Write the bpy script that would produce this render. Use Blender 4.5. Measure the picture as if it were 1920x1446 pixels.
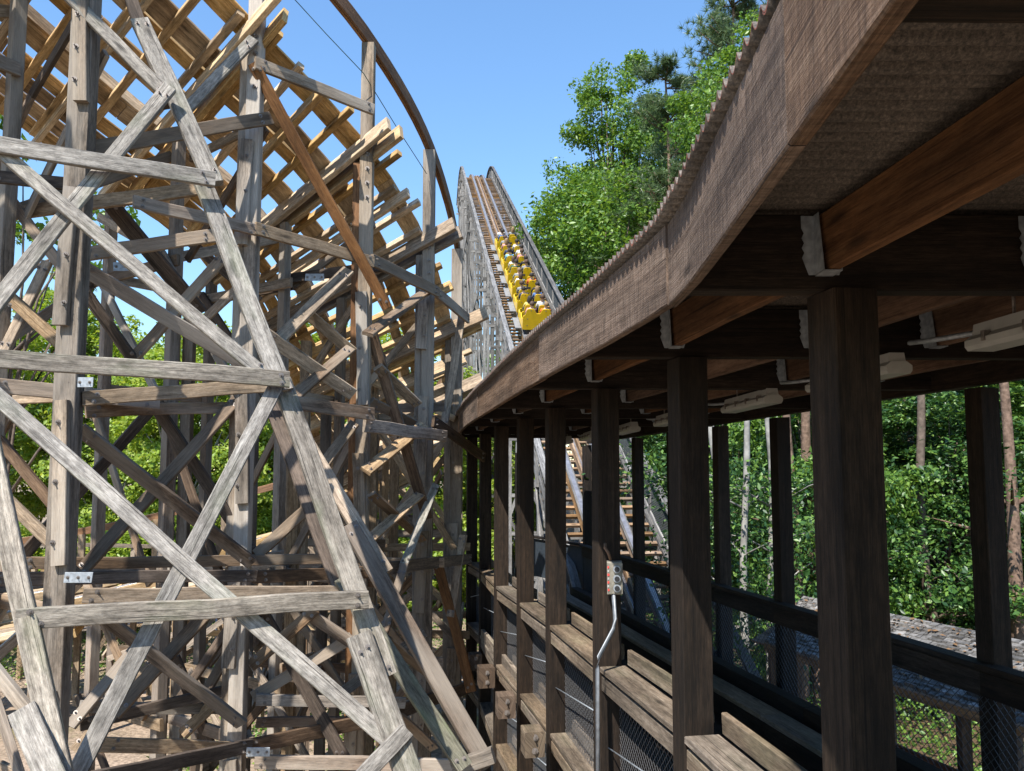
import bpy, math, random
import numpy as np
from mathutils import Vector, Matrix

for o in list(bpy.data.objects):
    bpy.data.objects.remove(o)
sc = bpy.context.scene
col = sc.collection

# ------------------------------------------------------------------ camera
CZ = 6.2                       # eye height above the ground
F = 1400.0                     # focal length in photo pixels
PITCH = math.radians(4.5)
SHIFT = 52.0
cam_d = bpy.data.cameras.new('camera')
cam_d.sensor_width = 36.0
cam_d.lens = 36.0 * F / 1920.0
cam_d.shift_y = SHIFT / 1920.0
cam_d.clip_start = 0.05
cam_d.clip_end = 2000
cam = bpy.data.objects.new('camera', cam_d)
cam.location = (0, 0, CZ)
cam.rotation_euler = (math.pi / 2 + PITCH, 0, 0)
col.objects.link(cam)
sc.camera = cam

# ------------------------------------------------------------------ light
SUN_EL = math.radians(51.5)
SUN_AZ = Vector((-0.44, -0.90, 0)).normalized()          # where the sun stands
w = bpy.data.worlds.new('World'); sc.world = w; w.use_nodes = True
wn = w.node_tree.nodes; wl = w.node_tree.links
bg = wn['Background']
sky = wn.new('ShaderNodeTexSky'); sky.sky_type = 'NISHITA'; sky.sun_disc = False
sky.sun_elevation = SUN_EL
sky.sun_rotation = math.atan2(SUN_AZ.x, SUN_AZ.y)
sky.air_density = 1.7; sky.dust_density = 0.0; sky.ozone_density = 10.0; sky.altitude = 100
bg.inputs['Strength'].default_value = 0.13
wl.new(sky.outputs[0], bg.inputs['Color'])
sun_d = bpy.data.lights.new('sun', 'SUN'); sun_d.energy = 5.0; sun_d.angle = math.radians(0.53)
sun_d.color = (1.0, 0.95, 0.87)
sun = bpy.data.objects.new('sun', sun_d); col.objects.link(sun)
sv = Vector((SUN_AZ.x * math.cos(SUN_EL), SUN_AZ.y * math.cos(SUN_EL), math.sin(SUN_EL)))
sun.rotation_euler = sv.to_track_quat('Z', 'Y').to_euler()
sun.location = (-20, -30, 60)
sc.view_settings.view_transform = 'Standard'
sc.view_settings.look = 'None'
sc.view_settings.exposure = 0.92
sc.view_settings.gamma = 1.0
sc.cycles.max_bounces = 8
sc.cycles.transparent_max_bounces = 8

# ------------------------------------------------------------------ helpers
rnd = random.Random(7)
_sp, _cp = math.sin(PITCH), math.cos(PITCH)
def P(px, py, d):
    """point of the place at distance d (m, along the ground) seen at a photo pixel"""
    u = (px - 960.0) / F; v = -(py - 723.0 - SHIFT) / F
    x, y, z = u, _cp - v * _sp, _sp + v * _cp
    k = d / y
    return Vector((x * k, d, CZ + z * k))
def W(x, y, h):
    return Vector((x, y, CZ + h))

def props(o, label=None, cat=None, group=None, kind=None):
    if label: o['label'] = label
    if cat: o['category'] = cat
    if group: o['group'] = group
    if kind: o['kind'] = kind
    return o
def thing(name, label, cat, loc=(0, 0, 0), group=None):
    o = bpy.data.objects.new(name, None); col.objects.link(o)
    o.location = loc; o.empty_display_size = 0.2
    return props(o, label, cat, group)
def link(name, me, mat, parent=None, mw=None):
    if mat is not None and len(me.materials) == 0:
        me.materials.append(mat)
    o = bpy.data.objects.new(name, me); col.objects.link(o)
    if parent is not None:
        o.parent = parent
        root = Vector((0, 0, 0)); p = parent; chain = []
        o.matrix_parent_inverse = world_of(parent).inverted()
    o.matrix_basis = mw if mw is not None else Matrix.Identity(4)
    return o
_wcache = {}
def world_of(o):
    m = o.matrix_basis.copy()
    if o.parent is not None:
        m = world_of(o.parent) @ o.matrix_parent_inverse @ m
    return m
def mesh_from(verts, faces, uvs=None, smooth=False):
    me = bpy.data.meshes.new('m')
    me.from_pydata([tuple(v) for v in verts], [], faces)
    if uvs is not None:
        l = me.uv_layers.new(name='UVMap')
        l.data.foreach_set('uv', np.asarray(uvs, dtype=np.float32).ravel())
    if smooth:
        me.polygons.foreach_set('use_smooth', [True] * len(me.polygons))
    me.update()
    return me

def section_sweep(rings, per, closed_ends=True):
    """rings: list of lists of points (same count); per: perimeter coordinate for each point (len n+1). uv u = length"""
    n = len(rings[0]); verts = [p for r in rings for p in r]
    faces = []; uv = []
    L = [0.0]
    for i in range(1, len(rings)):
        a = sum((Vector(p) for p in rings[i]), Vector()) / n
        b = sum((Vector(p) for p in rings[i - 1]), Vector()) / n
        L.append(L[-1] + (a - b).length)
    for i in range(len(rings) - 1):
        for k in range(n):
            k2 = (k + 1) % n
            faces.append((i * n + k, i * n + k2, (i + 1) * n + k2, (i + 1) * n + k))
            uv += [(L[i], per[k]), (L[i], per[k + 1]), (L[i + 1], per[k + 1]), (L[i + 1], per[k])]
    if closed_ends:
        f = tuple(range(n - 1, -1, -1)); faces.append(f); uv += [(0.02 * per[k], 3 + per[k]) for k in f]
        f = tuple((len(rings) - 1) * n + k for k in range(n)); faces.append(f); uv += [(0.02 * per[k - (len(rings) - 1) * n], 3 + per[k - (len(rings) - 1) * n]) for k in f]
    return mesh_from(verts, faces, uv)

def oct_section(w_, t_, c):
    hw, ht = w_ / 2, t_ / 2
    c = min(c, hw * 0.4, ht * 0.4)
    s = [(-hw + c, -ht), (hw - c, -ht), (hw, -ht + c), (hw, ht - c), (hw - c, ht), (-hw + c, ht), (-hw, ht - c), (-hw, -ht + c)]
    per = [0.0]
    for i in range(8):
        a = s[i]; b = s[(i + 1) % 8]
        per.append(per[-1] + math.hypot(a[0] - b[0], a[1] - b[1]))
    return s, per
def rect_section(w_, t_):
    hw, ht = w_ / 2, t_ / 2
    return [(-hw, -ht), (hw, -ht), (hw, ht), (-hw, ht)], [0, w_, w_ + t_, 2 * w_ + t_, 2 * w_ + 2 * t_]

def frame(a, b, nrm):
    x = (b - a).normalized()
    z = Vector(nrm); z = z - x * z.dot(x)
    if z.length < 1e-4:
        z = Vector((0, 0, 1)) - x * x.z
        if z.length < 1e-4: z = Vector((0, -1, 0))
    z.normalize(); y = z.cross(x)
    return x, y, z
def board(name, a, b, w_, t_, mat, parent=None, nrm=(0, -1, 0), fine=True, seg=2, jit=0.003):
    """a timber from a to b; w_ across its wide face, t_ along nrm. Local X is the length."""
    a = Vector(a); b = Vector(b); L = (b - a).length
    x, y, z = frame(a, b, nrm)
    mw = Matrix(((x.x, y.x, z.x, a.x), (x.y, y.y, z.y, a.y), (x.z, y.z, z.z, a.z), (0, 0, 0, 1)))
    if fine:
        s, per = oct_section(w_, t_, 0.006)
        rings = []
        for i in range(seg + 1):
            f = i / seg
            j = 0 if i in (0, seg) else 1
            dy = rnd.uniform(-jit, jit) * 2 * j; dz = rnd.uniform(-jit, jit) * j
            k = 1 + rnd.uniform(-.012, .012)
            ex = rnd.uniform(-.012, .012) if i in (0, seg) else 0
            rings.append([(L * f + ex * (p[0] / max(w_, .01)), p[0] * k + dy, p[1] * k + dz) for p in s])
    else:
        s, per = rect_section(w_, t_)
        rings = [[(0, p[0], p[1]) for p in s], [(L, p[0], p[1]) for p in s]]
    return link(name, section_sweep(rings, per), mat, parent, mw)
def ribbon(name, pts, w_, t_, mat, parent=None, nrm_f=None, up=True):
    """a bent timber along world points; wide face vertical (w_ up), t_ sideways"""
    pts = [Vector(p) for p in pts]
    o = pts[0].copy(); s, per = oct_section(w_, t_, 0.006)
    rings = []
    for i, p in enumerate(pts):
        tg = (pts[min(i + 1, len(pts) - 1)] - pts[max(i - 1, 0)]).normalized()
        side = tg.cross(Vector((0, 0, 1))).normalized()
        u = side.cross(tg).normalized() if up else Vector((0, 0, 1))
        if nrm_f is not None:
            u, side = nrm_f(i)
        rings.append([tuple(p - o + u * q[0] + side * q[1]) for q in s])
    return link(name, section_sweep(rings, per), mat, parent, Matrix.Translation(o))
def box(name, c, size, mat, parent=None, rotz=0.0, rot=None):
    c = Vector(c); sx, sy, sz = size
    R = rot if rot is not None else Matrix.Rotation(rotz, 3, 'Z')
    a = c - R @ Vector((sx / 2, 0, 0)); b = c + R @ Vector((sx / 2, 0, 0))
    return board(name, a, b, sy, sz, mat, parent, nrm=R @ Vector((0, 0, 1)), seg=1, jit=0)
def tube_mesh(pts, rad, n=6, caps=True):
    pts = [Vector(p) for p in pts]
    rings = []; per = [i / n for i in range(n + 1)]
    ref = Vector((0.31, 0.17, 0.93))
    for i, p in enumerate(pts):
        tg = (pts[min(i + 1, len(pts) - 1)] - pts[max(i - 1, 0)]).normalized()
        r = rad[i] if isinstance(rad, (list, tuple)) else rad
        a = tg.cross(ref)
        if a.length < 1e-3: a = tg.cross(Vector((1, 0, 0)))
        a.normalize(); b = tg.cross(a)
        rings.append([tuple(p + (a * math.cos(2 * math.pi * k / n) + b * math.sin(2 * math.pi * k / n)) * r) for k in range(n)])
    me = section_sweep(rings, per, caps)
    me.polygons.foreach_set('use_smooth', [len(p.vertices) == 4 for p in me.polygons])
    return me
def tube(name, pts, rad, mat, parent=None, n=6):
    o = Vector(pts[0])
    return link(name, tube_mesh([Vector(p) - o for p in pts], rad, n), mat, parent, Matrix.Translation(o))
_bolt = None
def bolt(p, nrm, parent, r=0.018):
    """washer, nut and threaded end"""
    global _bolt
    if _bolt is None:
        v = []; f = []
        def cyl(r0, z0, z1, n):
            b = len(v)
            for k in range(n): v.append((r0 * math.cos(6.2832 * k / n), r0 * math.sin(6.2832 * k / n), z0))
            for k in range(n): v.append((r0 * math.cos(6.2832 * k / n), r0 * math.sin(6.2832 * k / n), z1))
            for k in range(n): f.append((b + k, b + (k + 1) % n, b + n + (k + 1) % n, b + n + k))
            f.append(tuple(b + n + k for k in range(n)))
        cyl(1.9, 0, .25, 8); cyl(1.05, .25, 1.3, 6); cyl(.5, 1.3, 3.0, 5)
        _bolt = mesh_from(v, f); _bolt.materials.append(M['steel'])
    z = Vector(nrm).normalized()
    q = z.to_track_quat('Z', 'Y').to_matrix().to_4x4()
    return link('bolt', _bolt, None, parent, Matrix.Translation(p) @ q @ Matrix.Diagonal((r, r, r, 1)))

# ------------------------------------------------------------------ materials
M = {}
def nt(name):
    m = bpy.data.materials.new(name); m.use_nodes = True
    t = m.node_tree
    return m, t, t.nodes['Principled BSDF'], t.nodes.new, t.links.new
def wood(key, dark, mid, light, rough=0.8, moss=0.0, grey=None, var=0.35, bump=0.35, stain=0.5, crack=.4, mott=.72, island=False, mcomb=(11, 30)):
    m, t, b, N, Lk = nt(key)
    uv = N('ShaderNodeUVMap'); oi = N('ShaderNodeObjectInfo')
    sep = N('ShaderNodeSeparateXYZ'); Lk(uv.outputs[0], sep.inputs[0])
    def comb(sx, sy, zoff):
        c = N('ShaderNodeCombineXYZ')
        a = N('ShaderNodeMath'); a.operation = 'MULTIPLY'; a.inputs[1].default_value = sx; Lk(sep.outputs[0], a.inputs[0])
        d = N('ShaderNodeMath'); d.operation = 'MULTIPLY'; d.inputs[1].default_value = sy; Lk(sep.outputs[1], d.inputs[0])
        e = N('ShaderNodeMath'); e.operation = 'MULTIPLY_ADD'; e.inputs[1].default_value = 83.0; e.inputs[2].default_value = zoff; Lk(oi.outputs['Random'], e.inputs[0])
        Lk(a.outputs[0], c.inputs[0]); Lk(d.outputs[0], c.inputs[1]); Lk(e.outputs[0], c.inputs[2])
        return c
    g = N('ShaderNodeTexNoise'); g.inputs['Scale'].default_value = 1.0; g.inputs['Detail'].default_value = 5; g.inputs['Roughness'].default_value = .65
    g.inputs['Distortion'].default_value = .6
    Lk(comb(1.3, 30, 0).outputs[0], g.inputs['Vector'])
    fg = N('ShaderNodeTexNoise'); fg.inputs['Scale'].default_value = 1.0; fg.inputs['Detail'].default_value = 4; fg.inputs['Roughness'].default_value = .7
    Lk(comb(9, 170, 3).outputs[0], fg.inputs['Vector'])
    gm_ = N('ShaderNodeMix'); gm_.data_type = 'FLOAT'; gm_.inputs[0].default_value = .5; Lk(g.outputs[0], gm_.inputs[2]); Lk(fg.outputs[0], gm_.inputs[3])
    g_coarse = g; g = gm_
    big = N('ShaderNodeTexNoise'); big.inputs['Scale'].default_value = 1.0; big.inputs['Detail'].default_value = 3
    Lk(comb(1.1, 7, 5).outputs[0], big.inputs['Vector'])
    rp = N('ShaderNodeValToRGB'); cr = rp.color_ramp
    cr.elements[0].position = .36; cr.elements[0].color = (*dark, 1)
    cr.elements[1].position = .66; cr.elements[1].color = (*light, 1)
    e = cr.elements.new(.5); e.color = (*mid, 1)
    Lk(g.outputs[0], rp.inputs[0])
    cur = rp.outputs[0]
    # drying cracks and mottling
    ck = N('ShaderNodeTexNoise'); ck.inputs['Scale'].default_value = 1.0; ck.inputs['Detail'].default_value = 2
    Lk(comb(.9, 75, 61).outputs[0], ck.inputs['Vector'])
    ckr = N('ShaderNodeMapRange'); ckr.inputs[1].default_value = .29; ckr.inputs[2].default_value = .36; ckr.inputs[3].default_value = crack; ckr.inputs[4].default_value = 1.0; Lk(ck.outputs[0], ckr.inputs[0])
    mo = N('ShaderNodeTexNoise'); mo.inputs['Scale'].default_value = 1.0; mo.inputs['Detail'].default_value = 5; mo.inputs['Roughness'].default_value = .75
    Lk(comb(mcomb[0], mcomb[1], 71).outputs[0], mo.inputs['Vector'])
    mor = N('ShaderNodeMapRange'); mor.inputs[1].default_value = .35; mor.inputs[2].default_value = .62; mor.inputs[3].default_value = mott; mor.inputs[4].default_value = 1.08; Lk(mo.outputs[0], mor.inputs[0])
    cm = N('ShaderNodeMath'); cm.operation = 'MULTIPLY'; Lk(ckr.outputs[0], cm.inputs[0]); Lk(mor.outputs[0], cm.inputs[1])
    mc = N('ShaderNodeMix'); mc.data_type = 'RGBA'; mc.blend_type = 'MULTIPLY'; mc.inputs[0].default_value = 1.0
    Lk(cur, mc.inputs[6]); Lk(cm.outputs[0], mc.inputs[7]); cur = mc.outputs[2]
    # knots
    kn = N('ShaderNodeTexVoronoi'); kn.inputs['Scale'].default_value = 1.0
    Lk(comb(1.5, 5.5, 11).outputs[0], kn.inputs['Vector'])
    kr = N('ShaderNodeMapRange'); kr.inputs[1].default_value = .05; kr.inputs[2].default_value = .16; kr.inputs[3].default_value = .35; kr.inputs[4].default_value = 1.0
    Lk(kn.outputs['Distance'], kr.inputs[0])
    mk = N('ShaderNodeMix'); mk.data_type = 'RGBA'; mk.blend_type = 'MULTIPLY'; mk.inputs[0].default_value = 1.0
    Lk(cur, mk.inputs[6]); Lk(kr.outputs[0], mk.inputs[7]); cur = mk.outputs[2]
    # stains
    st = N('ShaderNodeMapRange'); st.inputs[1].default_value = .32; st.inputs[2].default_value = .68; st.inputs[3].default_value = 1.0 - stain; st.inputs[4].default_value = 1.12
    Lk(big.outputs[0], st.inputs[0])
    ms = N('ShaderNodeMix'); ms.data_type = 'RGBA'; ms.blend_type = 'MULTIPLY'; ms.inputs[0].default_value = 1.0
    Lk(cur, ms.inputs[6]); Lk(st.outputs[0], ms.inputs[7]); cur = ms.outputs[2]
    if grey is not None:
        n2 = N('ShaderNodeTexNoise'); n2.inputs['Scale'].default_value = 1.0; n2.inputs['Detail'].default_value = 4
        Lk(comb(.7, 3, 23).outputs[0], n2.inputs['Vector'])
        gr = N('ShaderNodeMapRange'); gr.inputs[1].default_value = .38; gr.inputs[2].default_value = .62; Lk(n2.outputs[0], gr.inputs[0])
        mg = N('ShaderNodeMix'); mg.data_type = 'RGBA'; Lk(gr.outputs[0], mg.inputs[0]); Lk(cur, mg.inputs[6])
        tint = N('ShaderNodeMix'); tint.data_type = 'RGBA'; tint.blend_type = 'MULTIPLY'; tint.inputs[0].default_value = 1
        tint.inputs[6].default_value = (*grey, 1)
        gb = N('ShaderNodeMapRange'); gb.inputs[1].default_value = .25; gb.inputs[2].default_value = .75; gb.inputs[3].default_value = .55; gb.inputs[4].default_value = 1.3; Lk(g.outputs[0], gb.inputs[0])
        Lk(gb.outputs[0], tint.inputs[7]); Lk(tint.outputs[2], mg.inputs[7]); cur = mg.outputs[2]
    if moss > 0:
        n3 = N('ShaderNodeTexNoise'); n3.inputs['Scale'].default_value = 1.0; n3.inputs['Detail'].default_value = 4
        Lk(comb(1.5, 4, 41).outputs[0], n3.inputs['Vector'])
        gm = N('ShaderNodeMapRange'); gm.inputs[1].default_value = .52; gm.inputs[2].default_value = .7; gm.inputs[4].default_value = moss; Lk(n3.outputs[0], gm.inputs[0])
        mm = N('ShaderNodeMix'); mm.data_type = 'RGBA'; Lk(gm.outputs[0], mm.inputs[0]); Lk(cur, mm.inputs[6]); mm.inputs[7].default_value = (.16, .19, .10, 1); cur = mm.outputs[2]
    hv = N('ShaderNodeHueSaturation')
    va = N('ShaderNodeMapRange'); va.inputs[3].default_value = 1 - var; va.inputs[4].default_value = 1 + var; Lk(N('ShaderNodeNewGeometry').outputs['Random Per Island'] if island else oi.outputs['Random'], va.inputs[0])
    Lk(va.outputs[0], hv.inputs['Value'])
    sa = N('ShaderNodeMath'); sa.operation = 'MULTIPLY_ADD'; sa.inputs[1].default_value = 7.3; sa.inputs[2].default_value = .1; Lk(oi.outputs['Random'], sa.inputs[0])
    fr = N('ShaderNodeMath'); fr.operation = 'FRACT'; Lk(sa.outputs[0], fr.inputs[0])
    sr = N('ShaderNodeMapRange'); sr.inputs[3].default_value = .7; sr.inputs[4].default_value = 1.2; Lk(fr.outputs[0], sr.inputs[0]); Lk(sr.outputs[0], hv.inputs['Saturation'])
    Lk(cur, hv.inputs['Color']); Lk(hv.outputs[0], b.inputs['Base Color'])
    b.inputs['Roughness'].default_value = rough
    b.inputs['Specular IOR Level'].default_value = .25
    bp = N('ShaderNodeBump'); bp.inputs['Strength'].default_value = bump; bp.inputs['Distance'].default_value = .012
    Lk(g.outputs[0], bp.inputs['Height']); Lk(bp.outputs[0], b.inputs['Normal'])
    M[key] = m
    return m
wood('grey', (.14, .118, .095), (.335, .295, .248), (.50, .455, .39), moss=.3, var=.2, bump=.7, stain=.42, crack=.22, mott=.48)
wood('mossy', (.10, .095, .07), (.20, .19, .145), (.30, .285, .22), moss=.7, var=.1, bump=.6, crack=.3, mott=.6)
wood('post', (.10, .075, .053), (.25, .195, .145), (.38, .31, .24), grey=(.34, .295, .245), var=.25, bump=.5, crack=.25, mott=.55)
wood('brown', (.085, .052, .032), (.215, .14, .088), (.34, .24, .16), grey=(.28, .225, .172), var=.35, bump=.45, crack=.3, mott=.6)
wood('darkbrown', (.05, .034, .024), (.12, .082, .057), (.19, .138, .10), var=.3, crack=.35)
wood('tan', (.19, .13, .08), (.37, .27, .178), (.52, .405, .285), var=.25, stain=.4, mott=.6)
wood('new', (.34, .21, .095), (.56, .385, .20), (.70, .525, .32), var=.22, stain=.4, bump=.25, mott=.65)
wood('orange', (.10, .045, .02), (.20, .10, .045), (.28, .155, .08), var=.1, stain=.4)
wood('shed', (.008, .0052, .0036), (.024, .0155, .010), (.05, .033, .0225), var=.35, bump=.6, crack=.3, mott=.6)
wood('joist', (.075, .036, .018), (.155, .08, .042), (.22, .125, .07), var=.3)
wood('sill', (.10, .074, .052), (.21, .16, .115), (.31, .25, .19), moss=.12, var=.2, bump=.6, crack=.3, mott=.6)
wood('fascia', (.085, .053, .036), (.18, .12, .085), (.27, .195, .145), var=.1, bump=1.2, stain=.5, crack=.3, mott=.5, mcomb=(48, 5))
wood('lift', (.08, .076, .072), (.205, .197, .19), (.36, .35, .34), var=.45, bump=.3)
wood('step', (.12, .07, .035), (.28, .17, .09), (.42, .29, .17), var=.4)
wood('shake', (.10, .095, .09), (.22, .21, .20), (.34, .33, .315), var=.5, stain=.5, island=True)

def plain(key, colr, rough=.5, metal=0.0, noise=0.0, scale=8.0, spec=.5, bump=0.0):
    m, t, b, N, Lk = nt(key)
    b.inputs['Base Color'].default_value = (*colr, 1); b.inputs['Roughness'].default_value = rough
    b.inputs['Metallic'].default_value = metal; b.inputs['Specular IOR Level'].default_value = spec
    if noise:
        tc = N('ShaderNodeTexCoord'); n = N('ShaderNodeTexNoise'); n.inputs['Scale'].default_value = scale; n.inputs['Detail'].default_value = 5
        Lk(tc.outputs['Object'], n.inputs['Vector'])
        r = N('ShaderNodeMapRange'); r.inputs[1].default_value = .3; r.inputs[2].default_value = .7; r.inputs[3].default_value = 1 - noise; r.inputs[4].default_value = 1 + noise * .6
        Lk(n.outputs[0], r.inputs[0])
        mx = N('ShaderNodeMix'); mx.data_type = 'RGBA'; mx.blend_type = 'MULTIPLY'; mx.inputs[0].default_value = 1; mx.inputs[6].default_value = (*colr, 1)
        Lk(r.outputs[0], mx.inputs[7]); Lk(mx.outputs[2], b.inputs['Base Color'])
        if bump:
            bp = N('ShaderNodeBump'); bp.inputs['Strength'].default_value = bump; bp.inputs['Distance'].default_value = .02
            Lk(n.outputs[0], bp.inputs['Height']); Lk(bp.outputs[0], b.inputs['Normal'])
    M[key] = m
    return m
plain('steel', (.24, .21, .19), .55, .7, .5, 30)
plain('galv', (.36, .39, .42), .55, .5, .35, 25)
plain('wire', (.12, .12, .125), .5, .5)
plain('wiredark', (.06, .066, .07), .6, .3)
plain('black', (.018, .018, .02), .5)
plain('yellow', (.74, .46, .008), .35, 0, .12, 3)
plain('white', (.36, .355, .335), .45, 0, .12, 10)
plain('railsteel', (.42, .40, .40), .38, .7, .3, 6)
plain('rubber', (.05, .05, .055), .6)
plain('pipe', (.20, .215, .235), .5, .4, .3, 20)
plain('stepgrey', (.20, .205, .21), .5, 0, .25, 4)
plain('boxgrey', (.23, .21, .17), .6, .2, .35, 25)
plain('redtape', (.55, .06, .05), .5)
plain('cable', (.03, .07, .05), .5)
plain('tarp', (.025, .035, .048), .7, 0, .3, 6)
# rusted roof metal
def rust():
    m, t, b, N, Lk = nt('rust')
    tc = N('ShaderNodeTexCoord')
    n = N('ShaderNodeTexNoise'); n.inputs['Scale'].default_value = 85; n.inputs['Detail'].default_value = 6; n.inputs['Roughness'].default_value = .8
    n2 = N('ShaderNodeTexNoise'); n2.inputs['Scale'].default_value = 2.5; n2.inputs['Detail'].default_value = 4
    Lk(tc.outputs['Object'], n.inputs['Vector']); Lk(tc.outputs['Object'], n2.inputs['Vector'])
    r = N('ShaderNodeValToRGB'); c = r.color_ramp
    c.elements[0].position = .38; c.elements[0].color = (.045, .04, .036, 1); c.elements[1].position = .66; c.elements[1].color = (.21, .175, .145, 1)
    e = c.elements.new(.52); e.color = (.115, .093, .076, 1)
    Lk(n.outputs[0], r.inputs[0])
    g = N('ShaderNodeMapRange'); g.inputs[1].default_value = .3; g.inputs[2].default_value = .7; g.inputs[3].default_value = .65; g.inputs[4].default_value = 1.25; Lk(n2.outputs[0], g.inputs[0])
    mx = N('ShaderNodeMix'); mx.data_type = 'RGBA'; mx.blend_type = 'MULTIPLY'; mx.inputs[0].default_value = 1; Lk(r.outputs[0], mx.inputs[6]); Lk(g.outputs[0], mx.inputs[7])
    Lk(mx.outputs[2], b.inputs['Base Color']); b.inputs['Roughness'].default_value = .75
    b.inputs['Metallic'].default_value = .15
    M['rust'] = m
rust()
plain('rustedge', (.26, .085, .05), .7, .1, .4, 20)
def leafmat(key, c0, c1, c2, trans=.35):
    m, t, b, N, Lk = nt(key)
    g = N('ShaderNodeNewGeometry'); r = N('ShaderNodeValToRGB'); c = r.color_ramp
    c.elements[0].color = (*c0, 1); c.elements[1].color = (*c2, 1); e = c.elements.new(.55); e.color = (*c1, 1)
    Lk(g.outputs['Random Per Island'], r.inputs[0])
    b.inputs['Roughness'].default_value = .42; b.inputs['Specular IOR Level'].default_value = .45
    Lk(r.outputs[0], b.inputs['Base Color'])
    tr = N('ShaderNodeBsdfTranslucent')
    hs = N('ShaderNodeHueSaturation'); hs.inputs['Value'].default_value = 1.5; hs.inputs['Saturation'].default_value = 1.1; hs.inputs['Hue'].default_value = .48
    Lk(r.outputs[0], hs.inputs['Color']); Lk(hs.outputs[0], tr.inputs['Color'])
    ms = N('ShaderNodeMixShader'); ms.inputs[0].default_value = trans
    Lk(b.outputs[0], ms.inputs[1]); Lk(tr.outputs[0], ms.inputs[2])
    Lk(ms.outputs[0], t.nodes['Material Output'].inputs['Surface'])
    M[key] = m
leafmat('leaf', (.045, .11, .02), (.10, .20, .03), (.20, .31, .055))
leafmat('leafbright', (.13, .22, .03), (.23, .33, .045), (.38, .45, .09), .4)
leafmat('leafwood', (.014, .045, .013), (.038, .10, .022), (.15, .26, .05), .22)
leafmat('needle', (.05, .095, .04), (.10, .16, .07), (.17, .23, .10), .3)
plain('bark', (.13, .10, .08), .9, 0, .45, 9, .1, .8)
plain('barkpine', (.17, .115, .085), .9, 0, .5, 11, .1, .9)
plain('barkgrey', (.27, .26, .24), .85, 0, .45, 5, .1, .6)
def groundmat():
    m, t, b, N, Lk = nt('groundmat')
    tc = N('ShaderNodeTexCoord')
    n = N('ShaderNodeTexNoise'); n.inputs['Scale'].default_value = .35; n.inputs['Detail'].default_value = 8; n.inputs['Roughness'].default_value = .65
    n2 = N('ShaderNodeTexNoise'); n2.inputs['Scale'].default_value = 12; n2.inputs['Detail'].default_value = 6
    Lk(tc.outputs['Object'], n.inputs['Vector']); Lk(tc.outputs['Object'], n2.inputs['Vector'])
    r = N('ShaderNodeValToRGB'); c = r.color_ramp
    c.elements[0].position = .35; c.elements[0].color = (.36, .27, .20, 1); c.elements[1].position = .68; c.elements[1].color = (.12, .14, .045, 1)
    e = c.elements.new(.55); e.color = (.27, .205, .145, 1)
    Lk(n.outputs[0], r.inputs[0])
    g = N('ShaderNodeMapRange'); g.inputs[1].default_value = .3; g.inputs[2].default_value = .7; g.inputs[3].default_value = .55; g.inputs[4].default_value = 1.3; Lk(n2.outputs[0], g.inputs[0])
    mx = N('ShaderNodeMix'); mx.data_type = 'RGBA'; mx.blend_type = 'MULTIPLY'; mx.inputs[0].default_value = 1; Lk(r.outputs[0], mx.inputs[6]); Lk(g.outputs[0], mx.inputs[7])
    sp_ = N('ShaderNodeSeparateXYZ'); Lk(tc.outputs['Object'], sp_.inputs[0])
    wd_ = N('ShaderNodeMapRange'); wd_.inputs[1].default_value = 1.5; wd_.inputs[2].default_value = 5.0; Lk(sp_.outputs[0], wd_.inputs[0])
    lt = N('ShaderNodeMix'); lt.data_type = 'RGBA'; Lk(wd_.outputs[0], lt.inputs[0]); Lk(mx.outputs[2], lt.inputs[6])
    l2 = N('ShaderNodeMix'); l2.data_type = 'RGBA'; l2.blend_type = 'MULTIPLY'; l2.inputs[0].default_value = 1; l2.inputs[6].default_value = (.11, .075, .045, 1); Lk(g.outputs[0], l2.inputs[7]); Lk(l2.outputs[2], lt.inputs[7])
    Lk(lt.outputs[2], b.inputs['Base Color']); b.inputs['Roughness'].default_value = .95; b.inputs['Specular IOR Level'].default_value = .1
    bp = N('ShaderNodeBump'); bp.inputs['Strength'].default_value = .7; bp.inputs['Distance'].default_value = .06
    Lk(n2.outputs[0], bp.inputs['Height']); Lk(bp.outputs[0], b.inputs['Normal'])
    M['groundmat'] = m
groundmat()

# ------------------------------------------------------------------ ground
def ground_h(x, y):
    h = 0.12 * math.sin(x * .31 + 1) * math.cos(y * .23) + .2 * math.sin(x * .07 + y * .05)
    if y > 24 and x > 3:
        h += min(1, (y - 24) / 40) * 2.5
    return h - .15
gx = np.concatenate([np.linspace(-900, -60, 8), np.linspace(-50, 60, 45), np.linspace(70, 900, 8)])
gy = np.concatenate([np.linspace(-300, -20, 5), np.linspace(-10, 90, 41), np.linspace(100, 1200, 9)])
gv = [(x, y, ground_h(x, y)) for y in gy for x in gx]
nx = len(gx)
gf = [(j * nx + i, j * nx + i + 1, (j + 1) * nx + i + 1, (j + 1) * nx + i) for j in range(len(gy) - 1) for i in range(nx - 1)]
props(link('ground', mesh_from(gv, gf, None, True), M['groundmat']), 'sandy ground with patches of grass under the coaster', None, None, 'structure')

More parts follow.
